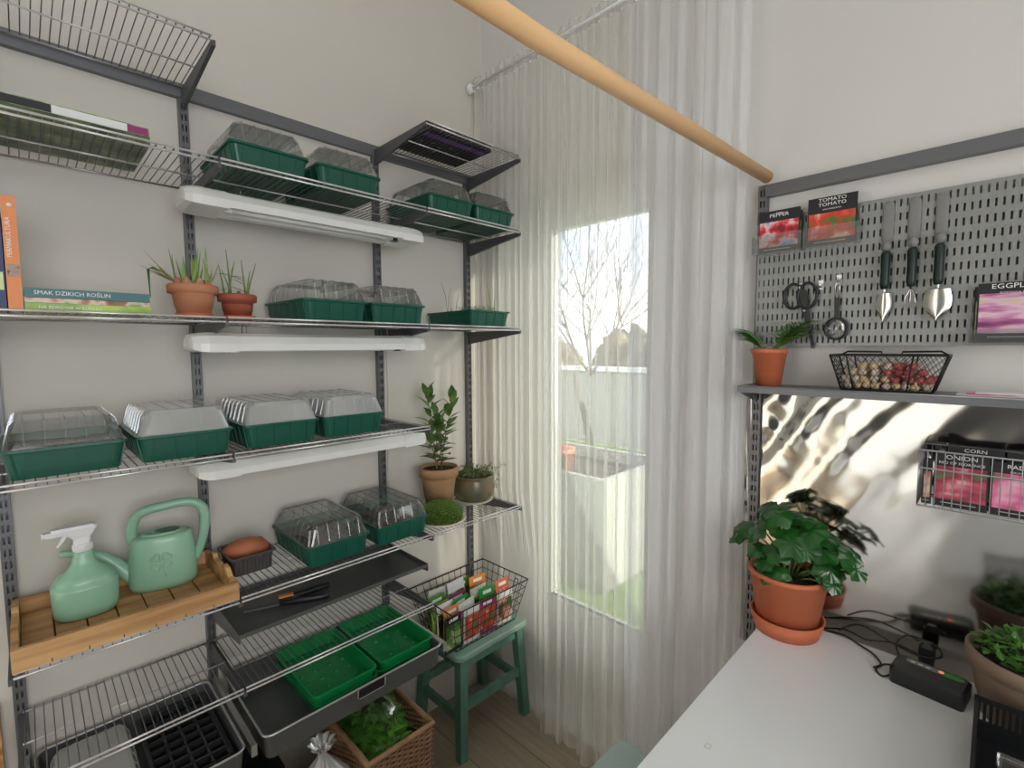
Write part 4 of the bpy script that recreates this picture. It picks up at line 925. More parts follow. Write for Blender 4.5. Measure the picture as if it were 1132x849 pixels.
# ------------------------------------------------------------------ right-hand wall fittings
XR = 1.207
tag(MB().box((1.215, -.026, 2.018), (2.3, -.001, 2.05)).build('hang_track', 'steel_grey'), 'dark grey hanging track above the pegboard on the back wall', 'hanging track')
o = upright(1.36, .021).build('wall_upright', 'slot_bar'); o.rotation_euler = (0, 0, -PI / 2); o.location = (XR, 0, 2.052)
tag(o, 'grey slotted upright at the left edge of the pegboard, next to the curtain', 'upright')
t = thing('pegboard', 'grey steel pegboard of vertical slots holding the garden tools', 'pegboard', (1.200, -.022, 1.600))
w = MB(); nx, nz = 56, 11; px, pz = .0125, .0323; T = .002; Wd = nx * px; Ht = nz * pz
for j in range(nz + 1):
    z0 = j * pz - .0076; z1 = j * pz + .0076
    w.box((0, -T, max(z0, 0)), (Wd, 0, min(z1, Ht)))
for j in range(nz):
    z0 = j * pz + .0076; z1 = (j + 1) * pz - .0076
    for i in range(nx + 1):
        x0 = i * px - .0043; x1 = i * px + .0043; w.box((max(x0, 0), -T, z0), (min(x1, Wd), 0, z1))
w.build('slotted_sheet', 'peg_steel', t)
w = MB(); w.box((0, -T, -.001), (Wd, .018, 0)); w.box((0, -T, Ht), (Wd, .018, Ht + .001)); w.build('folded_edge', 'peg_steel', t)
MB().box((.002, .010, .002), (Wd - .002, .012, Ht - .034)).build('slot_shade', 'peg_shade', t)  # dark sheet added to paint shade into the slots, top row left open
PF = -.0255
def packet_y(name, label, loc, w_, h_, photo, lines, foot=True, tilt=0.0, rz=0, group=None, hs=None, head=.26):
    t = thing(name, label, 'seed packet', loc, rz, group); t.rotation_euler = (tilt, 0, rz)
    MB().box((0, 0, 0), (w_, .003, h_)).build('envelope', 'ink_black', t)
    MB().box((.003, -.0006, h_ * .14), (w_ - .003, -.0001, h_ * (1 - head))).build('picture_panel', photo, t)
    z = h_ - .008
    for s, (tx, sz) in enumerate(lines):
        text('title_text', tx, sz, (w_ / 2, -.0004, z), FY, 'ink_white', t, 1.15, 'CENTER'); z -= sz * .95
    MB().box((w_ * .15, -.0006, h_ * .07), (w_ * .8, -.0002, h_ * .085)).build('foot_line', 'cord_grey', t)
    return t
def holder(label, x0, x1, z0, h, front):
    t = thing('packet_holder', label, 'packet holder', (x0, 0, z0)); W_ = x1 - x0
    w = MB(); w.box((0, -.028, 0), (W_, -.0265, h)); w.box((0, -.06, 0), (W_, -.0285, .0015)); w.box((0, -.0615, 0), (W_, -.06, front)); w.box((0, -.06, .002), (.0015, -.0285, front)); w.box((W_ - .0015, -.06, .002), (W_, -.0285, front)); w.build('holder', 'acrylic', t); return t
holder('clear holder with the pepper seed packet, upper left of the pegboard', 1.196, 1.318, 1.854, .085, .05)
holder('clear holder with the tomato seed packet, right of the pepper packet', 1.322, 1.442, 1.855, .085, .05)
packet_y('seed_packet', 'black-headed PEPPER seed packet with red peppers, upper left of the pegboard', (1.206, -.045, 1.857), .103, .114, 'pepper_photo', [('CHILI', .006), ('PEPPER', .0135)], tilt=-.04)
packet_y('seed_packet', 'black-headed TOMATO seed packet with red fruit on the pegboard', (1.327, -.045, 1.858), .108, .124, 'tomato_photo', [('TOMATO', .0125), ('TOMATO', .0125), ('SAN MARZANO', .005)], tilt=-.04, head=.33)
packet_y('seed_packet', 'dark seed packet tucked behind the pepper packet', (1.225, -.036, 1.857), .088, .105, 'veg_photo', [('PEPPER', .012)])
packet_y('seed_packet', 'dark seed packet tucked behind the tomato packet', (1.340, -.036, 1.858), .09, .118, 'tomato_photo', [('TOMATO', .012)])
holder('clear holder with the eggplant seed packet at the right edge', 1.652, 1.80, 1.604, .1, .03)
packet_y('seed_packet', 'EGGPLANT seed packet with pink striped fruit at the right edge', (1.662, -.045, 1.607), .125, .125, 'eggplant_photo', [('EGGPLANT', .0145), ('ROTONDA BIANCA', .0055)], head=.18)
packet_y('seed_packet', 'pale-edged seed packet just behind the eggplant packet', (1.657, -.036, 1.607), .12, .12, 'veg_photo', [])
# tools on magnetic clips
def clip(x, z0, z1, label):
    t = thing('tool_clip', label, 'tool clip', (x, PF, 0), 0, 'long grey clips holding the hand tools')
    MB().tube([(0, -.003, z0), (0, -.003, z1 - .008), (0, -.003, z1 - .003), (0, -.003, z1)], [.0115, .0115, .009, .004], 16).build('clip_bar', 'magnet_grey', t)
    for o in t.children: o.scale = (1, .25, 1); o.location = (0, -.0005, 0)
    return t
def handle_part(t, z0, z1, r=.0095):
    MB().lathe([(0, z0), (r * .8, z0 + .001), (r, z0 + .012), (r * .95, (z0 + z1) / 2), (r * 1.05, z1 - .006), (r * .7, z1), (0, z1 + .001)], (0, 0, 0), 16).build('handle', 'dark_handle', t)
    MB().lathe([(0, z1 + .001), (r * .9, z1 + .003), (r * 1.15, z1 + .012), (r * .9, z1 + .022), (0, z1 + .025)], (0, 0, 0), 14).build('butt_cap', 'magnet_grey', t)
def trowel_blade(w_, L, z1, t, pointed=.5):
    w = MB()
    def fn(u, v):
        s = -1 + 2 * u; q = v; ww = w_ / 2 * (1 - max(0, (q - pointed) / (1 - pointed)) ** 1.6 * .97) * (.86 + .14 * min(1, q * 4))
        return (s * ww, .006 * (s * s) * 1.2 - .004, z1 - L * q)
    w.grid(fn, 12, 14); w.grid(lambda u, v: tuple(Vector(fn(1 - u, v)) + Vector((0, .0012, 0))), 12, 14); w.build('blade', 'tool_steel', t)
    MB().tube([(0, .001, z1 + .018), (0, -.001, z1 + .008), (0, .002, z1 - .012)], [.004, .0035, .002], 8).build('neck', 'tool_steel', t)
for x, z1, nm, lab in ((1.496, 1.945, 'narrow', 'clip'), (1.546, 1.945, '', ''), (1.594, 1.945, '', '')):
    clip(x, z1 - .095, z1, 'grey clip behind the ' + {1.496: 'narrow trowel', 1.546: 'hand fork', 1.594: 'wide trowel'}[x])
t = thing('hand_trowel', 'narrow hand trowel with black handle, leftmost of three tools', 'hand trowel', (1.497, PF - .018, 1.667)); handle_part(t, .068, .158); trowel_blade(.030, .068, .058, t, .45)
t = thing('hand_fork', 'thin three-pronged hand fork with black handle between the trowels', 'hand fork', (1.547, PF - .018, 1.667)); handle_part(t, .070, .160)
for s in (-1, 0, 1): MB().tube([(0, 0, .07), (s * .004, 0, .058), (s * .009, -.003, .045), (s * .011, -.002, .018)], .0012, 6).build('prong', 'tool_steel', t)
t = thing('hand_trowel', 'wide hand trowel with black handle, rightmost of three tools', 'hand trowel', (1.595, PF - .018, 1.667)); handle_part(t, .070, .162); trowel_blade(.050, .070, .060, t, .5)
def hook(x, z, lab):
    t = thing('pegboard_hook', lab, 'hook', (x, PF, z), 0, 'small steel hooks on the pegboard')
    MB().box((-.006, -.0015, -.004), (.006, 0, .02)).build('hook_plate', 'hook_steel', t); MB().tube([(0, -.001, .004), (0, -.014, 0), (0, -.02, .004), (0, -.021, .012)], .002, 6).build('hook_arm', 'hook_steel', t)
hook(1.315, 1.748, 'steel hook carrying the black scissors'); hook(1.360, 1.752, 'empty steel hook between scissors and ring tool'); hook(1.400, 1.762, 'steel hook carrying the black ring tool')
# scissors
t = thing('scissors', 'black herb scissors hanging blades down from a pegboard hook', 'scissors', (1.315, PF - .012, 1.738))
for s in (-1, 1):
    P = [(s * .017 + .0225 * math.cos(a), -.001 * s, -.004 + .033 * math.sin(a)) for a in [2 * PI * k / 22 for k in range(22)]]; MB().tube(P, .0038, 8, closed=True).build('finger_loop', 'black_plastic', t)
for s in (-1, 1):
    MB().hexa([(.034 + s * .002, .002 * s - .001, -.145), (.037 + s * .002, .002 * s - .001, -.145), (.037 + s * .002, .002 * s + .001, -.145), (.034 + s * .002, .002 * s + .001, -.145), (-.008 - s * .004, .002 * s - .0012, .01), (.012 - s * .004, .002 * s - .0012, .01), (.012 - s * .004, .002 * s + .0012, .01), (-.008 - s * .004, .002 * s + .0012, .01)]).build('blade', 'black_plastic', t)
MB().lathe([(0, 0), (.003, 0), (.003, .004), (0, .004)], n=10).build('pivot', 'hook_steel', t).matrix_local = Matrix.Translation((.012, -.002, -.045)) @ Matrix.Rotation(PI / 2, 4, 'X')
# ring tool / magnifier
t = thing('magnifying_glass', 'black magnifying glass hanging ring down from a pegboard hook', 'magnifying glass', (1.400, PF - .012, 1.648))
P = [(.0245 * math.cos(a), 0, -.004 + .0265 * math.sin(a)) for a in [2 * PI * k / 28 for k in range(28)]]; MB().tube(P, .0034, 8, closed=True).build('frame', 'black_plastic', t)
MB().hexa([(-.004, -.003, .022), (.004, -.003, .022), (.004, .003, .022), (-.004, .003, .022), (-.0055, -.004, .075), (.0055, -.004, .075), (.0055, .004, .075), (-.0055, .004, .075)]).build('handle', 'black_plastic', t)
MB().tube([(-.004, -.001, .075), (-.005, -.001, .105), (0, -.001, .125), (.005, -.001, .105), (.004, -.001, .075)], .0016, 6).build('hanging_loop', 'hook_steel', t)
MB().lathe([(0, -.0012), (.0235, -.0008), (.0235, .0008), (0, .0012)], n=28).build('lens', 'pane', t).matrix_local = Matrix.Translation((0, 0, -.004)) @ Matrix.Rotation(PI / 2, 4, 'X')
# shelf under the pegboard
ZS = 1.492
t = thing('metal_shelf', 'grey sheet metal shelf below the pegboard holding pot and onion basket', 'metal shelf', (0, 0, 0))
w = MB(); w.box((1.195, -.135, ZS - .003), (2.25, -.004, ZS)); w.box((1.195, -.137, ZS - .018), (2.25, -.135, ZS)); w.build('shelf_plate', 'steel_grey', t)
MB().tube([(1.195, -.1375, ZS), (2.25, -.1375, ZS)], .0018, 6).build('front_edge', 'rim_steel', t)
MB().hexa([(1.20, -.13, ZS - .02), (1.206, -.13, ZS - .02), (1.206, -.021, ZS - .05), (1.20, -.021, ZS - .05), (1.20, -.13, ZS - .0035), (1.206, -.13, ZS - .0035), (1.206, -.021, ZS - .0035), (1.20, -.021, ZS - .0035)]).build('bracket', 'steel_dark', t)
MB().tube([(1.232, -.127, ZS - .018), (1.238, -.125, ZS - .04), (1.232, -.12, ZS - .05), (1.244, -.12, ZS - .05), (1.238, -.12, ZS - .035)], .0015, 6).build('binder_clip', 'steel_dark', t)
t, zs = pot('potted_fern', 'small orange terracotta pot of feathery fern on the metal shelf', (1.256, -.078, ZS + .0005), .046, .030, .100, 'terracotta_orange', .012, None, .01, rimw=.002)
rnd = random.Random(4); w = MB(); st = MB()
for k in range(58):
    az = rnd.uniform(0, 2 * PI); L = rnd.uniform(.07, .10); el = rnd.uniform(.5, 1.0)
    if k < 18: az = PI + rnd.uniform(-.5, .1); L = rnd.uniform(.065, .085)
    elif k < 50: az = rnd.uniform(-1.1, .25); L = rnd.uniform(.08, .11)
    fy = .45 if math.sin(az) > 0 else 1
    P = [(.01 * math.cos(az) + L * q * math.cos(az) * .95, fy * L * q * math.sin(az) * .8, zs + L * math.sin(el) * (q * 1.9 - .95 * q * q)) for q in [i / 12 for i in range(13)]]
    st.tube(P, .0006, 3)
    for i in range(3, 13):
        for s in (-1, 1):
            d = Vector(P[i]) - Vector(P[i - 1]); sd = d.cross(Vector((0, 0, 1))).normalized() * s
            w.leaf(P[i], sd + d.normalized() * .7, (0, 0, 1), .028 * math.sin(PI * (i - 1) / 13) + .006, .004, bend=.1, fold=.1, n=2)
st.build('stems', 'stem_green', t); w.build('fronds', 'fern', t)
# mesh basket with onion sets
t = thing('mesh_basket', 'black wire mesh basket of onion sets on the metal shelf', 'wire basket', (1.518, -.085, ZS + .0005))
def rect2(a, b, z): return [(-a, -b, z), (a, -b, z), (a, b * .9, z), (-a, b * .9, z)]
MB().tube(rect2(.108, .05, .085), .0028, 8, closed=True, smooth=False).build('rim', 'black_wire', t)
w = MB(); w.tube(rect2(.084, .04, .003), .0022, 6, closed=True, smooth=False)
for x in (-.06, .04):
    w.tube([(x * 1.25, -.05, .085), (x, -.04, .003), (x, .036, .003), (x * 1.25, .045, .085)], .0018, 5)
for sx in (-1, 1):
    for sy in (-1, .9): w.tube([(sx * .108, sy * .05, .085), (sx * .084, sy * .04, .003)], .0022, 5)
w.build('frame', 'black_wire', t)
w = MB(); n = 14
def side(p0, p1, q0, q1, n):   # diamond mesh between bottom edge p0-p1 and top edge q0-q1
    f = lambda u, v: Vector(p0).lerp(Vector(p1), u).lerp(Vector(q0).lerp(Vector(q1), u), v)
    m_ = 4
    for i in range(-m_, n):
        for s in (1, -1):
            P = []
            for k in range(m_ + 1):
                u = (i + k) / n if s == 1 else (i + m_ - k) / n
                if -1e-6 <= u <= 1.0001: P.append(f(u, k / m_))
            if len(P) > 1: w.tube(P, .0007, 4)
side((-.084, -.04, .003), (.084, -.04, .003), (-.108, -.05, .085), (.108, -.05, .085), 14); side((-.084, .036, .003), (.084, .036, .003), (-.108, .045, .085), (.108, .045, .085), 14)
side((-.084, -.04, .003), (-.084, .036, .003), (-.108, -.05, .085), (-.108, .045, .085), 5); side((.084, -.04, .003), (.084, .036, .003), (.108, -.05, .085), (.108, .045, .085), 5)
w.build('wire_netting', 'black_wire', t)
for s in (-1, 1):
    MB().tube([(s * .02, .045, .085), (s * .02, .046, .092), (s * .09, .047, .093), (s * .1, .045, .086)], .0024, 6).build('handle', 'black_wire', t)
rnd = random.Random(6); proto = {}
pbr('onion_yellow', (.55, .34, .15), .45, noise=((.75, .6, .38), 30, .2)); pbr('onion_red', (.35, .05, .06), .4, noise=((.5, .12, .12), 30, .2)); pbr('garlic', (.75, .68, .58), .6, noise=((.6, .48, .4), 25, .2))
for m_, in (('onion_yellow',), ('onion_red',), ('garlic',)): proto[m_] = MB().lathe([(0, -.008), (.006, -.0065), (.0092, -.001), (.008, .004), (.003, .0085), (.001, .014), (0, .0145)], n=12)
pm = {}; c_ = 0
for lay in range(4):
    for i in range(9):
        for j in range(3):
            if lay >= 2 and (i < lay - 1 or i > 9 - lay): continue
            x = -.074 + .0185 * i + rnd.uniform(-.003, .003); y = -.024 + .022 * j + rnd.uniform(-.002, .002); z = .013 + .0155 * lay + rnd.uniform(-.001, .002)
            x *= 1 + .08 * lay
            red = x > .0 and lay >= 1; m_ = 'onion_red' if red and rnd.random() < .85 else rnd.choice(['onion_yellow', 'garlic'])
            if m_ not in pm: o = pm[m_] = proto[m_].build('onion_set', m_)
            else: o = pm[m_].copy(); S.collection.objects.link(o)
            o.location = (1.518 + x, -.085 + y, ZS + z); o.rotation_euler = (rnd.uniform(-1.4, 1.4), rnd.uniform(-1.4, 1.4), 0); c_ += 1
            tag(o, {'onion_red': 'small red onion set lying in the black mesh basket', 'onion_yellow': 'small golden onion set lying in the black mesh basket', 'garlic': 'small whitish bulb lying in the black mesh basket'}[m_], 'onion set', {'onion_red': 'red onion sets in the mesh basket', 'onion_yellow': 'golden onion sets in the mesh basket', 'garlic': 'whitish bulbs in the mesh basket'}[m_])
for k in range(3):
    tag(MB().box((0, 0, 0), (.11, .07, .0022)).build('flat_packet', ['paper', 'radish_photo', 'ink_white'][k], None, (1.64 + .05 * k * .3, -.11, ZS + .0006 + .0026 * k)), ['lowest white envelope lying flat right of the onion basket', 'pink-edged envelope lying flat in the pile by the onion basket', 'topmost white envelope lying flat right of the onion basket'][k], 'envelope', 'envelopes lying on the metal shelf')
# hanging wire basket with packets
t = thing('wire_basket', 'grey wire basket of vegetable seed packets hanging on the foil-covered wall', 'wire basket', (1.586, -.12, 1.240)); Wb, Db, Hb = .32, .10, .128
w = MB()
for k in range(23): x = Wb * k / 22; w.tube([(x, 0, Hb), (x, 0, .003), (x, Db, .003), (x, Db, Hb)], .0011, 5, smooth=False)
for k in range(7):
    y = Db * k / 6
    for x in (0, Wb): w.tube([(x, y, .003), (x, y, Hb)], .0011, 5)
w.build('upright_wires', 'wire', t)
for z in (.003, .086 * Hb / .128 + .002, Hb):
    MB().tube([(0, -.001, z), (Wb, -.001, z), (Wb, Db, z), (0, Db, z)], .002, 6, closed=True, smooth=False).build('horizontal_wire', 'wire', t)
for x in (.04, .28): MB().tube([(x, Db, Hb), (x, Db + .014, Hb + .004), (x, Db + .016, Hb - .01)], .0018, 6).build('wall_hook', 'wire', t)
g = 'seed packets in the hanging wire basket'
packet_y('seed_packet', 'ONION seed packet with red onions at the front of the hanging wire basket', (1.612, -.106, 1.2455), .087, .118, 'onion_photo', [('ONION', .013), ('RED OF FLORENCE', .0075)], group=g, head=.24)
packet_y('seed_packet', 'RADISH seed packet with pink radishes in the hanging wire basket', (1.702, -.106, 1.2455), .09, .112, 'radish_photo', [('RADISH', .0115), ('ROUND PINK', .005)], group=g, head=.2)
packet_y('seed_packet', 'CORN seed packet standing behind the onion packet', (1.632, -.085, 1.2455), .088, .133, 'lime_photo', [('CORN', .011)], group=g)
packet_y('seed_packet', 'dark CELERY-like seed packet behind the radish packet', (1.724, -.085, 1.2455), .088, .13, 'veg_photo', [('TURNIP', .0095)], group=g)['label'] = 'TURNIP seed packet standing behind the radish packet'
packet_y('seed_packet', 'narrow turned seed packet at the left end of the hanging wire basket', (1.592, -.106, 1.2455), .017, .1, 'market_photo', [], group=g)

# ------------------------------------------------------------------ reflective foil behind the table
rnd = random.Random(12); ph = [rnd.uniform(0, 6.28) for _ in range(12)]
def foilf(u, v):
    x = 1.2225 + .96 * u; z = .80 + .672 * v; dx = x - 1.2; dz = 1.47 - z
    k = math.exp(-max(dx, 0) / .17) * math.exp(-max(dz, 0) / .30); k2 = math.exp(-max(dx - .1, 0) / .26) * math.exp(-max(dz - .1, 0) / .16)
    q = dx + .75 * dz
    y = k * (.0016 * math.sin(48 * dx + 26 * dz + ph[0]) + .0013 * math.sin(-18 * dx + 62 * dz + ph[1]) + .0008 * math.sin(95 * dx - 50 * dz + ph[2] + 2 * math.sin(22 * dz)))
    y += k2 * (.0030 * math.sin(50 * q + ph[3] + 1.2 * math.sin(9 * (dx - dz))) + .0006 * math.sin(90 * q + ph[4]) + .0008 * math.sin(30 * dx + ph[8]))
    y += .00035 * math.sin(14 * x + ph[5]) + .00012 * math.sin(31 * x + 7 * z + ph[6]) + .0001 * math.sin(9 * z + ph[7])
    return (x, -.0095 + y, z)
tag(MB().grid(foilf, 260, 150).build('reflective_foil', 'foil'), 'crinkled mirror-like silver foil sheet covering the wall above the table', 'reflective foil')

tag(MB().grid(lambda u, v: (1.176 + .017 * u, -.006 + .0015 * math.sin(9 * v + 4 * u) + .0008 * math.sin(40 * v), .70 + .77 * v), 6, 80).build('reflective_foil', 'foil'), 'narrow strip of silver foil between the curtain edge and the slotted upright', 'reflective foil')
# ------------------------------------------------------------------ table
TZ = .85
t = thing('table', 'white glossy table top at the lower right', 'table', (0, 0, 0))
w = MB(); w.rings([rrect(1.277, -1.75, 2.25, -.068, z, r, 5) if e == 0 else rrect(1.279, -1.748, 2.248, -.070, z, r, 5) for z, e, r in ((TZ - .022, 1, .005), (TZ - .020, 0, .006), (TZ - .003, 0, .006), (TZ, 1, .005))], cap0=True, cap1=True); w.build('table_top', 'table_white', t)
for x in (1.31, 2.17):
    for y in (-1.71, -.155): MB().box((x, y, 0), (x + .045, y + .045, TZ - .022)).build('leg', 'table_white', t)
w = MB()
for a, b in (((1.36, -1.70, TZ - .09), (2.165, -1.68, TZ - .0225)), ((1.36, -.145, TZ - .09), (2.165, -.125, TZ - .0225)), ((1.325, -1.66, TZ - .09), (1.345, -.16, TZ - .0225)), ((2.18, -1.66, TZ - .09), (2.2, -.16, TZ - .0225))): MB().box(a, b).build('apron', 'table_white', t)
MB().tube([(1.345, -.66, TZ + .0002), (1.354, -.66, TZ + .0002), (1.354, -.648, TZ + .0002), (1.345, -.648, TZ + .0002)], .0006, 4, closed=True).build('surface_mark', 'cord_grey', t)
# big plant
t, zs = pot('potted_begonia', 'glossy-leaved green plant in a large orange terracotta pot on the table', (1.335, -.128, TZ + .0005), .094, .068, .158, 'terracotta_orange', .012, (.088, .043), .02, rimw=.001)
rnd = random.Random(31)
def lobed(w, c, nrm, r, az0, cup=.25, lobes=7, depth=.16):
    nrm = Vector(nrm).normalized(); a = nrm.orthogonal().normalized(); b = nrm.cross(a); a, b = a * math.cos(az0) + b * math.sin(az0), b * math.cos(az0) - a * math.sin(az0)
    b0 = len(w.v); n = 28; w.v.append(tuple(Vector(c)))
    for ring, q in ((1, .55), (2, 1.0)):
        for j in range(n):
            th = 2 * PI * j / n; rr = r * q * (1 + (depth * math.cos(lobes * th) + .06 * math.cos(2 * lobes * th + 1)) * q - .35 * max(0, math.cos(th)) ** 8)
            up_ = cup * r * (q * q) * (1 if cup > 0 else 1) + .07 * r * math.cos(lobes * th) * q
            w.v.append(tuple(Vector(c) + a * rr * math.cos(th) + b * rr * math.sin(th) - nrm * up_))
    for j in range(n): w.face([b0, b0 + 1 + j, b0 + 1 + (j + 1) % n], 0, True)
    for j in range(n): w.face([b0 + 1 + j, b0 + 1 + n + j, b0 + 1 + n + (j + 1) % n, b0 + 1 + (j + 1) % n], 0, True)
lv = MB(); st = MB()
# leaf heads: (dx, dy, height above soil, radius)
L_ = [(-.045, -.02, .155, .036), (-.02, -.03, .17, .034), (-.06, .0, .17, .032), (-.03, .02, .18, .03), (-.115, -.01, .10, .032), (-.13, .0, .075, .028), (-.06, -.05, .07, .028), (-.04, -.065, .05, .028), (-.01, -.06, .085, .032), (.02, -.05, .11, .04), (.05, -.045, .10, .036), (.0, -.02, .13, .038),
      (.05, .0, .14, .036), (.08, -.02, .10, .038), (.10, -.03, .06, .036), (.12, .0, .08, .036), (.14, -.01, .095, .034), (.15, -.02, .075, .03), (.09, .02, .12, .035), (.0, -.075, .03, .024), (.08, -.03, .05, .026), (-.05, .05, .12, .034), (.02, .05, .14, .034), (.07, .06, .10, .034), (-.01, .03, .16, .034), (-.09, .03, .12, .03), (.11, -.04, .03, .022), (-.075, -.03, .11, .03), (.03, .01, .16, .03), (-.03, -.08, .02, .022)]
for dx, dy, hh, r in L_:
    dy = min(dy, .06); c = Vector((dx, dy, zs + hh)); n_ = Vector((dx * 4 + rnd.uniform(-.3, .3), dy * 4 - .55 + rnd.uniform(-.3, .3), .8)); lobed(lv, c, n_, r * 1.04, rnd.uniform(0, 6.28), cup=rnd.uniform(.1, .35), lobes=rnd.choice([5, 6, 7]), depth=rnd.uniform(.07, .15))
    st.tube([(dx * .12, dy * .12, zs - .002), (dx * .5, dy * .5, zs + hh * .65), tuple(c - n_.normalized() * .002)], [.0032, .0026, .002], 6)
lv.build('leaves', 'leaf_dark', t); st.build('stems', 'stem_green', t)
# power adapter + cables
t = thing('power_adapter', 'black power adapter with green light strip and red lamp on the table', 'power adapter', (1.628, -.165, TZ + .0005), -.12)
w = MB(); w.rings([rrect(-.062, -.036, .062, .036, 0, .008), rrect(-.064, -.038, .064, .038, .01, .01), rrect(-.064, -.038, .064, .038, .032, .01), rrect(-.058, -.032, .058, .032, .038, .008)], cap0=True, cap1=True); w.build('body', 'black_plastic', t)
w = MB(); w.rings([rrect(-.044, .008, .054, .024, .0382, .007), rrect(-.044, .008, .054, .024, .0392, .007)], cap1=True); w.build('label_strip', 'magnet_grey', t)
w = MB(); w.rings([rrect(.008, .0085, .0535, .0235, .0393, .007), rrect(.008, .0085, .0535, .0235, .0398, .007)], cap1=True); w.build('green_strip', 'led_green', t)
MB().lathe([(0, .041), (.0045, .0405), (.0048, .0398)], (.016, .016, 0), 14).build('indicator_lamp', 'led_red', t)
for k in range(3): MB().box((-.036 + .013 * k, .013, .0393), (-.028 + .013 * k, .017, .0396)).build('marking', 'ink_white', t)
def cable(label, P, r=.0022, mat='black_plastic', name='power_cable'):
    tag(MB().tube(smoothp(P, 6), r, 8).build(name, mat), label, 'cable')
cable('black cable looping from the adapter towards the plant pot', [(1.572, -.155, .872), (1.548, -.150, .862), (1.535, -.170, .8545), (1.55, -.188, .8535), (1.568, -.172, .862), (1.571, -.162, .87)] )
cable('black cable lying along the far table edge behind the adapter', [(1.40, -.052, .84), (1.45, -.060, .852), (1.49, -.085, .8535), (1.52, -.105, .8535), (1.54, -.14, .8545), (1.53, -.165, .8535)])
cable('black cable arching over the far table edge in a wide loop', [(1.44, -.060, .86), (1.47, -.055, .885), (1.50, -.062, .893), (1.55, -.08, .885), (1.60, -.09, .880), (1.64, -.075, .885), (1.63, -.055, .90), (1.58, -.052, .903), (1.56, -.075, .885), (1.57, -.12, .88)])
cable('black cable running low between foil and table', [(1.38, -.045, .835), (1.45, -.05, .862), (1.50, -.07, .866), (1.55, -.05, .87), (1.60, -.045, .86)])
t = thing('power_plug', 'black plug leaning against the foil behind the adapter', 'plug', (1.615, -.058, TZ + .0005))
MB().rings([rrect(-.014, -.012, .014, .012, 0, .005), rrect(-.016, -.014, .016, .014, .02, .006), rrect(-.015, -.012, .015, .012, .042, .006), rrect(-.008, -.007, .008, .007, .054, .004)], cap0=True, cap1=True).build('body', 'black_plastic', t)
# right pot
t, zs = pot('potted_parsley', 'wide grey-brown clay pot of curly green herb at the right edge', (1.782, -.152, TZ + .0005), .102, .075, .135, 'terracotta_brown', .03, None, .014, rimw=.004)
rnd = random.Random(77); w = MB()
for k in range(520):
    a = rnd.uniform(0, 2 * PI); r = .085 * math.sqrt(rnd.random()); h = .045 * (1 - (r / .1) ** 2) + rnd.uniform(-.01, .012)
    w.leaf((r * math.cos(a), r * math.sin(a), zs + max(h, 0)), (rnd.uniform(-1, 1), rnd.uniform(-1, 1), rnd.uniform(-.2, .9)), (0, 0, 1), rnd.uniform(.012, .022), rnd.uniform(.008, .014), bend=rnd.uniform(-.3, .5), fold=rnd.uniform(-.4, .4), n=3)
w.build('foliage', 'leaf', t)
# black crate with trays
t = thing('plastic_crate', 'black plastic crate with clear strip at the lower right corner', 'crate', (1.70, -.66, TZ + .0005)); Lx, Ly, hh = .34, .385, .085
w = MB()
for a, b in (((0, 0, 0), (Lx, Ly, .003)), ((0, 0, .003), (.004, Ly, .04)), ((0, 0, hh - .008), (.006, Ly, hh)), ((0, Ly - .004, .003), (Lx, Ly, .04)), ((0, Ly - .006, hh - .008), (Lx, Ly, hh)), ((0, 0, .003), (Lx, .004, .012)), ((0, 0, hh - .008), (Lx, .006, hh)), ((Lx - .004, 0, .003), (Lx, Ly, .012)), ((Lx - .006, 0, hh - .008), (Lx, Ly, hh))): w.box(a, b)
for k in range(44): y = .004 + (Ly - .01) * k / 43; w.box((.0005, y, .011), (.0035, y + .0045, hh - .007)); w.box((Lx - .0035, y, .011), (Lx - .0005, y + .0045, hh - .007))
for k in range(40): x = .004 + (Lx - .01) * k / 39; w.box((x, Ly - .0035, .011), (x + .0045, Ly - .0005, hh - .007)); w.box((x, .0005, .011), (x + .0045, .0035, hh - .007))
w.build('crate_body', 'black_plastic', t)
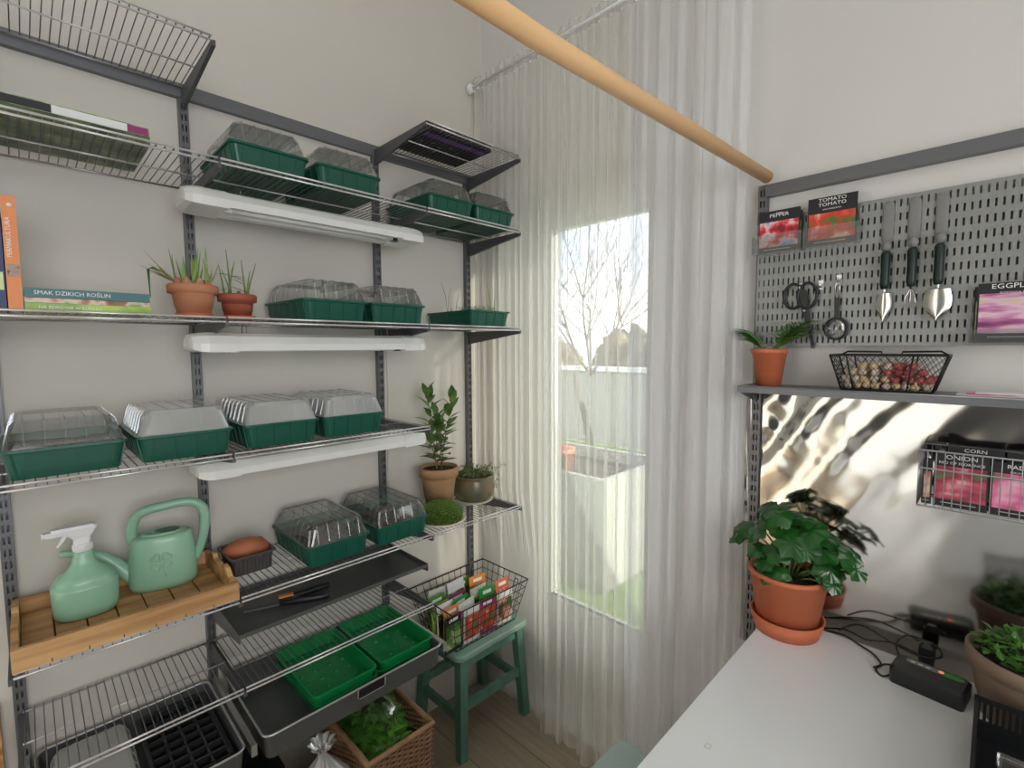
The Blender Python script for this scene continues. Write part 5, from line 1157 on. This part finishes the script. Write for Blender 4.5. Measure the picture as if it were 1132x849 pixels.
for j, (y, z) in enumerate(((-.47, .06), (-.545, .06))):
    t = thing('clear_box', ['clear lidded box of white pads in the crate, farther one', 'clear lidded box of white pads in the crate, nearer one'][j], 'clear box', (1.735, y, TZ + .006))
    w = MB(); w.rings([rrect(0, 0, .26, .055, 0, .006), rrect(-.001, -.001, .261, .056, .062, .006), rrect(-.004, -.004, .264, .059, .062, .006), rrect(-.004, -.004, .264, .059, .068, .006)], cap0=True, cap1=True); w.build('box', 'acrylic', t)
    for k in range(5): MB().rings([rrect(.006 + .05 * k, .006, .05 + .05 * k, .048, .01, .01), rrect(.006 + .05 * k, .006, .05 + .05 * k, .048, .052, .01)], cap0=True, cap1=True).build('white_pad', 'ink_white', t)
# wooden thing at lower left
t = thing('wooden_stand', 'orange-brown wooden panel edge at the lower left corner of the room', 'wooden panel', (0, 0, 0))
MB().box((.002, -1.70, .002), (.03, -1.612, .74)).build('stand_side', 'wood_tray', t)
t = thing('added_wardrobe', 'dark grey wardrobe put out of view to darken the foil reflection', 'added_wardrobe', (1.55, -3.99, 0))  # unseen furniture added to darken what the foil mirrors
MB().box((0, 0, .05), (1.75, .55, 2.3)).build('carcass', 'steel_grey', t)
for k in range(2):
    d = MB().box((.01 + .87 * k, .5505, .06), (.87 + .87 * k, .57, 2.29)).build('door', 'steel_grey', t); MB().tube([(.8 + .14 * k, .59, 1.0), (.8 + .14 * k, .59, 1.2)], .006, 8).build('handle', 'rim_steel', d)
MB().box((.02, .02, 0), (1.73, .53, .05)).build('plinth', 'black_plastic', t)

# details that sit on a part go one level deeper
DEEP = {'trigger': 'spray_head', 'nozzle': 'spray_head', 'handle_slot': 'drawer_box', 'handle_slot_edge': 'drawer_box', 'picture_panel': 'envelope', 'title_text': 'envelope', 'title_band': 'envelope', 'foot_line': 'envelope',
        'spine_title': 'cover', 'spine_panel': 'cover', 'portrait_photo': 'cover', 'cover_photo': 'cover', 'clover_emblem': 'body', 'filler_opening': 'body', 'green_strip': 'label_strip', 'indicator_lamp': 'label_strip', 'marking': 'label_strip', 'hanger': 'housing', 'fluorescent_tube': 'housing'}
for o in [o for o in S.objects if o.type == 'EMPTY' and not o.parent]:
    kids = {c.name.split('.')[0]: c for c in o.children}
    for c in list(o.children):
        p = kids.get(DEEP.get(c.name.split('.')[0]))
        if p: c.parent = p
